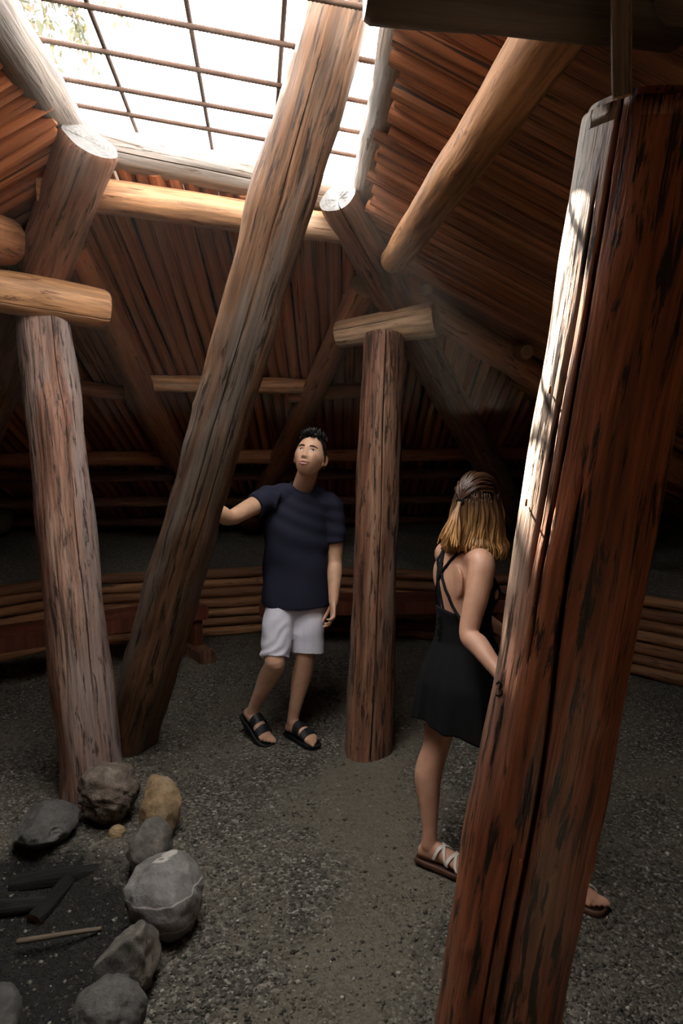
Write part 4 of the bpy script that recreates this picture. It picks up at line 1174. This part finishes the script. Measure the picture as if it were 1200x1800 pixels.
def rim(me, name, r, mat, parent):
    bm = bmesh.new(); bm.from_mesh(me); be = {e for e in bm.edges if e.is_boundary}; loops = []
    while be:
        e = be.pop(); lp = [e.verts[0], e.verts[1]]
        while True:
            nx = [q for q in lp[-1].link_edges if q in be]
            if not nx: break
            be.discard(nx[0]); lp.append(nx[0].other_vert(lp[-1]))
        loops.append([v.co.copy() for v in lp])
    bm.free()
    loops = [l for l in loops if len(l) > 20]
    for l in loops:
        if (l[0]-l[-1]).length < 1e-6: l = l[:-1]
        l = l[::3]
        mesh_obj(name, *tube_mesh(l, r, 8, closed=True), mat, parent)

man = build_man()

# ---------------------------------------------------------------- the woman
def build_woman():
    Hc = P(838, 884, 2.74)
    HR = frame((.74, .66, -.05))
    f = Vector((.95, .30, 0)).normalized(); l = Vector((-f.y, f.x, 0))       # facing, her left
    Rs, Re, Rw = P(846, 992, 2.60), P(824, 1112, 2.53), P(884, 1192, 2.36)
    Ls = Rs+l*.30+Vector((0, 0, -.01)); Le = Ls+Vector((.10, .10, -.25)); Lw = Le+f*.17+Vector((.02, -.02, -.12))
    mid = (Rs+Ls)/2
    nb = mid+Vector((0, 0, .035))-f*.005
    pel = P(812, 1168, 2.78)
    Rh, Lh = pel-l*.065, pel+l*.065
    Bk = P(765, 1316, 2.84); Fk = P(930, 1345, 2.62)
    Bheel = PG(737, 1513)+Vector((0, 0, .022)); Btoe = PG(825, 1545)+Vector((0, 0, .022))
    Bm = foot_frame(Bheel, Btoe); Ba = Bm @ Vector((0, .042, .085))
    Fheel = PG(962, 1552)+Vector((0, 0, .022)); Ftoe = PG(1030, 1592)+Vector((0, 0, .022))
    Fm = foot_frame(Fheel, Fheel+(Ftoe-Fheel)); Fa = Fm @ Vector((0, .042, .085))
    pr = head_prim(Hc, HR, .95)
    pr.append(limb([nb-Vector((0, 0, .06)), nb+Vector((0, 0, .02)), Hc+HR @ Vector((0, -.03, -.07)), Hc+HR @ Vector((0, -.03, -.02))], [.060, .050, .047, .047], 6, 18))
    ring = lambda z, off, hw, hd: (Vector((pel.x+(mid.x-pel.x)*(z-pel.z)/(mid.z-pel.z)+f.x*off, pel.y+(mid.y-pel.y)*(z-pel.z)/(mid.z-pel.z)+f.y*off, z)), l*hw, f*hd)
    pr.append(loft([ring(.74, 0, .15, .115), ring(.84, 0, .165, .12), ring(.98, 0, .125, .09), ring(1.08, .0, .128, .09), ring(1.17, .0, .145, .095), ring(1.24, 0, .150, .085), ring(1.295, 0, .125, .066), ring(1.33, 0, .06, .05)], 28, 5))
    for sd in (-1, 1):                    # shoulder blades and bust
        c = ring(1.20, -.068, 0, 0)[0]+l*sd*.072
        pr.append(ball(c, .058, .012, .070, Matrix((l, f, Vector((0, 0, 1)))).transposed()))
        c = ring(1.15, .072, 0, 0)[0]+l*sd*.065
        pr.append(ball(c, .054, .045, .054, Matrix((l, f, Vector((0, 0, 1)))).transposed()))
    pr.append(limb([Rs+l*.05, Rs, Rs.lerp(Re, .45)-l*.008, Re, Re.lerp(Rw, .3), Re.lerp(Rw, .75), Rw], [.050, .0525, .046, .037, .039, .029, .024], 6, 18))
    pr.append(limb([Ls-l*.05, Ls, Ls.lerp(Le, .45), Le, Le.lerp(Lw, .3), Lw], [.048, .050, .043, .036, .037, .024], 6, 18))
    pr += hand_prims(Rw, (Vector((.35, -.62, -.45))), Vector((.6, .1, .75)), 1, .35, .9)
    pr += hand_prims(Lw, (f*.8+Vector((0, 0, -.5))), Vector((-.3, .6, .5)), -1, .35, .9)
    def leg(h, k, a, cb):
        ca = k.lerp(a, .30)+cb; 
        pr.append(limb([h, h.lerp(k, .4), k+(h-k).normalized()*.06, k, ca, k.lerp(a, .62)+cb*.45, a+(k-a).normalized()*.04, a-Vector((0, 0, .02))], [.076, .074, .060, .055, .057, .043, .031, .034], 6, 20))
    leg(Lh, Bk, Ba, Vector((-.022, .006, 0))); leg(Rh, Fk, Fa, Vector((-.02, .01, 0)))
    pr += foot_prims(Bm, -1, .93); pr += foot_prims(Fm, 1, .93)
    me = fuse(pr, .0042, 5)
    base = Vector((.5, 2.72, 0))
    for v in me.vertices: v.co -= base
    w = link_mesh('person', me, M['skin_w']); w.location = base
    tag(w, 'woman in short black strappy dress seen from behind beside the big post', 'person', 'visitors')
    # dress: open at the back, higher over the bust, flaring to a loose hem
    V, F = [], []; ns, nz = 96, 44
    fd = Fbm(91, 1.4, 8, 2)
    prof = [(0.0, .135, .103), (.12, .130, .098), (.28, .133, .104), (.45, .163, .138), (.62, .190, .170), (.80, .200, .180), (1.0, .212, .192)]
    lay = []
    for i in range(nz+1):
        s = i/nz
        for j in range(ns):
            a = 2*math.pi*j/ns; ca, sa = math.cos(a), math.sin(a)        # sa: to the front
            top = 1.075+.125*float(sstep(-.25, .75, sa))-.012*math.cos(a*2)
            hem = .622+.012*math.sin(a*3+1)+.006*math.sin(a*7)
            z = top+(hem-top)*s
            sz = np.clip((1.09-z)/.49, 0, 1)
            hw = np.interp(sz, [q[0] for q in prof], [q[1] for q in prof]); hd = np.interp(sz, [q[0] for q in prof], [q[2] for q in prof])
            if z > 1.09: hw += .012*(z-1.09)/.1; 
            bust = .050*math.exp(-((z-1.145)/.06)**2)*float(sstep(.1, .8, sa))
            c = ring(max(z, .70), 0, 0, 0)[0]
            fold = 1+sz**1.6*(.055*math.sin(a*9+2.0*math.sin(a*2)+1)+.03*math.sin(a*17+2))
            r = (l*(hw*fold+(.035*sz if ca < 0 else 0))*ca+f*(hd*fold+bust+(.075*sz if sa > 0 else 0))*sa)
            V.append(Vector((c.x, c.y, z))+r)
    for i in range(nz):
        for j in range(ns): F.append((i*ns+j, (i+1)*ns+j, (i+1)*ns+(j+1) % ns, i*ns+(j+1) % ns))
    dr = mesh_obj('dress', V, F, M['black'], w); dr['label'] = 'short black dress with open back'
    so = dr.modifiers.new('cloth', 'SOLIDIFY'); so.thickness = .004; so.offset = 1
    # straps laid on the skin of the back
    bm = bmesh.new(); bm.from_mesh(me); bv = BVHTree.FromBMesh(bm); bm.free()
    def lay_on(p):                         # nearest skin point from outside
        q, n, i, d = bv.find_nearest(Vector(p)-base); return q+base+n*.003
    def strap(a, b_, r, m=14):
        pts = [lay_on(Vector(a).lerp(Vector(b_), t)) for t in np.linspace(0, 1, m)]
        return mesh_obj('strap', *tube_mesh(pts, r, 8), M['black'], dr)
    B = lambda z, x: ring(z, -.14, 0, 0)[0]+l*x            # behind the back: x to her left
    top = lambda x: ring(1.325, -.045, 0, 0)[0]+l*x
    strap(B(1.075, -.115), B(1.27, .035), .0065); strap(B(1.27, .035), top(.085)+Vector((0, 0, .0)), .0065)
    strap(B(1.075, -.02), B(1.25, .055), .005); strap(B(1.25, .055), top(.095), .005)
    strap(B(1.075, .115), B(1.27, -.02), .0065); strap(B(1.27, -.02), top(-.07), .0065)
    strap(B(1.075, .05), B(1.27, .02), .005); strap(B(1.27, .02), top(.06), .005)
    strap(B(1.075, .02), B(1.28, .075), .005); strap(B(1.28, .075), top(.10), .005)
    # lacing below the opening
    for k in range(5):
        z = 1.055-.022*k
        for sg in (-1, 1):
            c0 = ring(z, 0, 0, 0)[0]-f*(.098+.006)+l*(.015*sg); c1 = ring(z-.022, 0, 0, 0)[0]-f*(.098+.006)-l*(.015*sg)
            mesh_obj('lace', *tube_mesh([c0, (c0+c1)/2-f*.004, c1], .0025, 6), M['black'], dr)
    # hair: wavy strands hanging from the scalp; the upper part gathered into a small tail
    rs = np.random.RandomState(17); sc = .95
    T = lambda q: Hc+HR @ Vector(q)
    tie = np.array((.0, -.104, .004))
    base_d = sphere_dirs(72, 54); bp_ = head_pts(base_d)*sc; kp = ((bp_[..., 2] > .055) | (bp_[..., 1] < .035)) & (bp_[..., 2] > -.075)
    q = bp_+base_d*.008; fl = sph_faces(72, 54); kf = kp.reshape(-1); Fc = [g for g in fl if all(kf[i] for i in g)]
    use = sorted({i for g in Fc for i in g}); mp = {a: b_ for b_, a in enumerate(use)}; qf = q.reshape(-1, 3)
    strands = []
    def strand(pts, r0, sides=6):
        n = len(pts); rr = [r0*(.55+.45*math.sin(math.pi*min(.55, .15+i/n)/1.1))*(1-.75*(i/(n-1))**4) for i in range(n)]
        o, _ = cat_interp(pts, [[0]]*n, 3); rr = np.interp(np.linspace(0, n-1, len(o)), range(n), rr)
        strands.append(tube_mesh([T(p) for p in o], list(rr), sides))
    for i in range(420):                  # hanging part
        az = rs.uniform(-2.75, 2.75) if i > 60 else rs.choice([-1, 1])*rs.uniform(1.9, 2.75); el = rs.uniform(-.35, .40)
        # az = 0 at the back of the head, grows round to the temples
        if abs(az) > 2.2: el = rs.uniform(.1, .55)
        d0 = np.array((math.sin(az)*math.cos(el), -math.cos(az)*math.cos(el), math.sin(el)))
        r0 = head_pts(d0)*sc+d0*.012; out = np.array((d0[0], d0[1], 0)); out /= np.linalg.norm(out)+1e-6
        L0 = rs.uniform(-.200, -.175) if abs(az) < 1.2 else rs.uniform(-.225, -.185); pts = [r0]; n = 9
        side = np.array((-out[1], out[0], 0)); ph = rs.uniform(0, 6.28); layer = rs.uniform(0, 1)
        wx = .085+.012*layer; wy = .103+.012*layer
        ang = math.atan2(out[0]*1.0, -out[1])
        for k in range(1, n+1):
            s = k/n; z = r0[2]+(L0-r0[2])*s
            bx, by = math.sin(ang)*wx, -math.cos(ang)*wy+.004
            tgt = np.array((bx, by, z)); 
            flare = 1+.16*sstep(.45, 1.0, s)+.05*math.sin(s*9+ph)*s
            tgt[:2] *= flare
            tgt += side*(.010*math.sin(s*7.5+ph)*s)
            if s > .8: tgt += out*.012*math.sin((s-.8)/.2*2.2+ph*.2)
            a = sstep(0, .35, s); pts.append((r0+(tgt-r0)*np.array((a, a, 1))))
        strand(pts, rs.uniform(.0045, .0085))
    for i in range(130):                  # drawn back over the crown to the tie
        az = rs.uniform(-1, 1)*2.6; el = rs.uniform(.35, 1.25)
        d0 = np.array((math.sin(az)*math.cos(el), -math.cos(az)*math.cos(el), math.sin(el))); pts = []
        dt = tie/np.linalg.norm(tie)
        for k in range(8):
            s = k/7; dd = d0*(1-s)+dt*s+np.array((0, 0, .28*math.sin(math.pi*s)*(1 if d0[1] > 0 else .3))); dd /= np.linalg.norm(dd)
            pts.append(head_pts(dd)*sc+dd*(.013+.004*math.sin(s*5+i)))
        pts[-1] = tie+rs.normal(0, .004, 3)
        strand(pts, rs.uniform(.004, .007))
    hair = mesh_obj('hair', *join([([T(qf[i]) for i in use], [tuple(mp[i] for i in g) for g in Fc])]+strands), M['hair_w'], w); hair['label'] = 'shoulder-length wavy hair, brown with golden ends'
    strands.clear()
    for i in range(60):                   # the tail
        a = rs.uniform(-1, 1); b_ = rs.uniform(-1, 1); ph = rs.uniform(0, 6.28); pts = [tie+np.array((a*.006, -.004+b_*.004, 0))]
        Ln = rs.uniform(.14, .175)
        for k in range(1, 9):
            s = k/8; pts.append(tie+np.array((a*.05*s**1.1+.006*math.sin(s*8+ph)*s, -.018*math.sin(min(1, s*2.2)*1.57)-.045*s+b_*.016*s+.005*math.sin(s*7+ph)*s, -Ln*s)))
        strand(pts, rs.uniform(.004, .0065))
    tail = mesh_obj('ponytail', *join(strands), M['hair_tail'], hair); tail['label'] = 'small golden tail tied at the back'
    strands.clear()
    tl = [T(tie+np.array((.014*math.cos(a), -.003, .010*math.sin(a)))) for a in np.linspace(0, 2*math.pi, 16, endpoint=False)]
    mesh_obj('hair_tie', *tube_mesh(tl, .006, 8, closed=True), M['black'], hair)
    for Mx, sd in ((Bm, -1), (Fm, 1)):
        s0 = sole_obj(Mx, M['brown_sole'], w, .93, .02, 'sandal', sd); s0['label'] = 'brown sandal with thin white straps'
        strap_obj(Mx, .085, .150, .013, M['white_strap'], s0, .93); strap_obj(Mx, .150, .085, .013, M['white_strap'], s0, .93)
        strap_obj(Mx, .145, .195, .012, M['white_strap'], s0, .93); strap_obj(Mx, .200, .150, .012, M['white_strap'], s0, .93)
    return w
woman = build_woman()
# ---------------------------------------------------------------- tree outside, over the roof
M['bark'] = plain('bark', (.10, .075, .055), .9, .2, 20, .4, .8)
def leaf_mat():
    m, nt, b = new_mat('leaves'); g = nd(nt, 'ShaderNodeNewGeometry')
    r = ramp(nt, [(0, (.04, .05, .022)), (.5, (.07, .07, .035)), (1, (.12, .085, .045))]); nt.links.new(g.outputs['Random Per Island'], r.inputs[0])
    nt.links.new(r.outputs[0], b.inputs['Base Color']); b.inputs['Roughness'].default_value = .6
    tr = nt.nodes.new('ShaderNodeBsdfTranslucent'); nt.links.new(r.outputs[0], tr.inputs[0])
    mx = nt.nodes.new('ShaderNodeMixShader'); mx.inputs[0].default_value = .25
    nt.links.new(b.outputs[0], mx.inputs[1]); nt.links.new(tr.outputs[0], mx.inputs[2]); nt.links.new(mx.outputs[0], nt.nodes['Material Output'].inputs[0])
    return m
M['leaf'] = leaf_mat()
def build_tree():
    rs = np.random.RandomState(23)
    e = empty('leafy_tree', (-3.3, 6.5, 1.6)); tag(e, 'leafy tree over the smoke hole at upper left, unseen crown added to block sun', 'tree')
    trunk = [(-3.3, 6.5, 1.0), (-3.2, 6.4, 3.2), (-2.9, 6.0, 4.9), (-2.5, 5.5, 6.6)]
    mesh_obj('trunk', *limb(trunk, [.16, .13, .09, .04], 6, 12), M['bark'], e)
    tw, lv = [], []
    Cc = np.array((-2.12, 5.22, 6.26)); S = np.array((.75, .75, .80))  # unseen crown, placed and sized to keep sun off the lower big post
    def leafat(p, s, hang):
        d = rs.normal(size=3); d[2] = -abs(d[2])*hang-.2; d /= np.linalg.norm(d); n = np.cross(d, rs.normal(size=3)); n /= np.linalg.norm(n); w = np.cross(n, d)
        a = p; m1 = p+d*s*.5+w*s*.2; m2 = p+d*s*.5-w*s*.2; t = p+d*s
        lv.append(([a, m1, t, m2], [(0, 1, 2, 3)]))
    for i in range(70):
        d = rs.normal(size=3); d /= np.linalg.norm(d); end = Cc+d*S*rs.uniform(.55, 1.0); st = np.array(trunk[2])*.5+np.array(trunk[3])*.5+rs.normal(0, .15, 3)
        midp = (st+end)/2+np.array((0, 0, .15))
        tw.append(limb([st, midp, end], [.022, .014, .005], 4, 6))
        for k in range(190):
            s = rs.uniform(.35, 1.05); p = (st*(1-s)**2+2*s*(1-s)*midp+s*s*end)+rs.normal(0, .09, 3); leafat(p, rs.uniform(.09, .17), 1.0)
    # drooping sprays that show through the bars
    for (px, py) in ((30, 20), (55, 50), (70, 20), (95, 75), (120, 25), (135, 60), (90, 110), (110, 130), (150, 75), (165, 105), (60, -10), (180, 130), (75, 60), (130, -5), (215, 30), (45, 5), (105, 45), (140, 100)):
        end = np.array(P(px, py, rs.uniform(4.9, 5.6))[:]); st = end+np.array((rs.uniform(-.35, -.05), rs.uniform(0, .2), rs.uniform(.7, 1.1)))
        midp = (st+end)/2+np.array((-.06, 0, .05)); tw.append(limb([st, midp, end], [.008, .005, .002], 4, 5))
        for k in range(42):
            s = rs.uniform(.2, 1.05); p = (st*(1-s)**2+2*s*(1-s)*midp+s*s*end)+rs.normal(0, .028, 3); leafat(p, rs.uniform(.05, .095), 2.2)
    mesh_obj('branches', *join(tw), M['bark'], e)
    o = mesh_obj('foliage', *join(lv), M['leaf'], e, False); o['kind'] = 'stuff'
build_tree()

# ---------------------------------------------------------------- haze volume added to make the veil of light round the smoke hole
m = bpy.data.materials.new('added_haze'); m.use_nodes = True; nt = m.node_tree; nt.nodes.clear()
o_ = nt.nodes.new('ShaderNodeOutputMaterial'); v = nt.nodes.new('ShaderNodeVolumeScatter')
v.inputs['Density'].default_value = .008; v.inputs['Anisotropy'].default_value = .4
v.inputs['Color'].default_value = (1, .88, .76, 1)
nt.links.new(v.outputs[0], o_.inputs['Volume'])
air = box('added_haze', (-.55, 3.55, 2.5), (2.6, 3.1, 1.3), m, 0, None, 0)
tag(air, 'thin haze volume added under the smoke hole as a veil of light', kind='stuff')
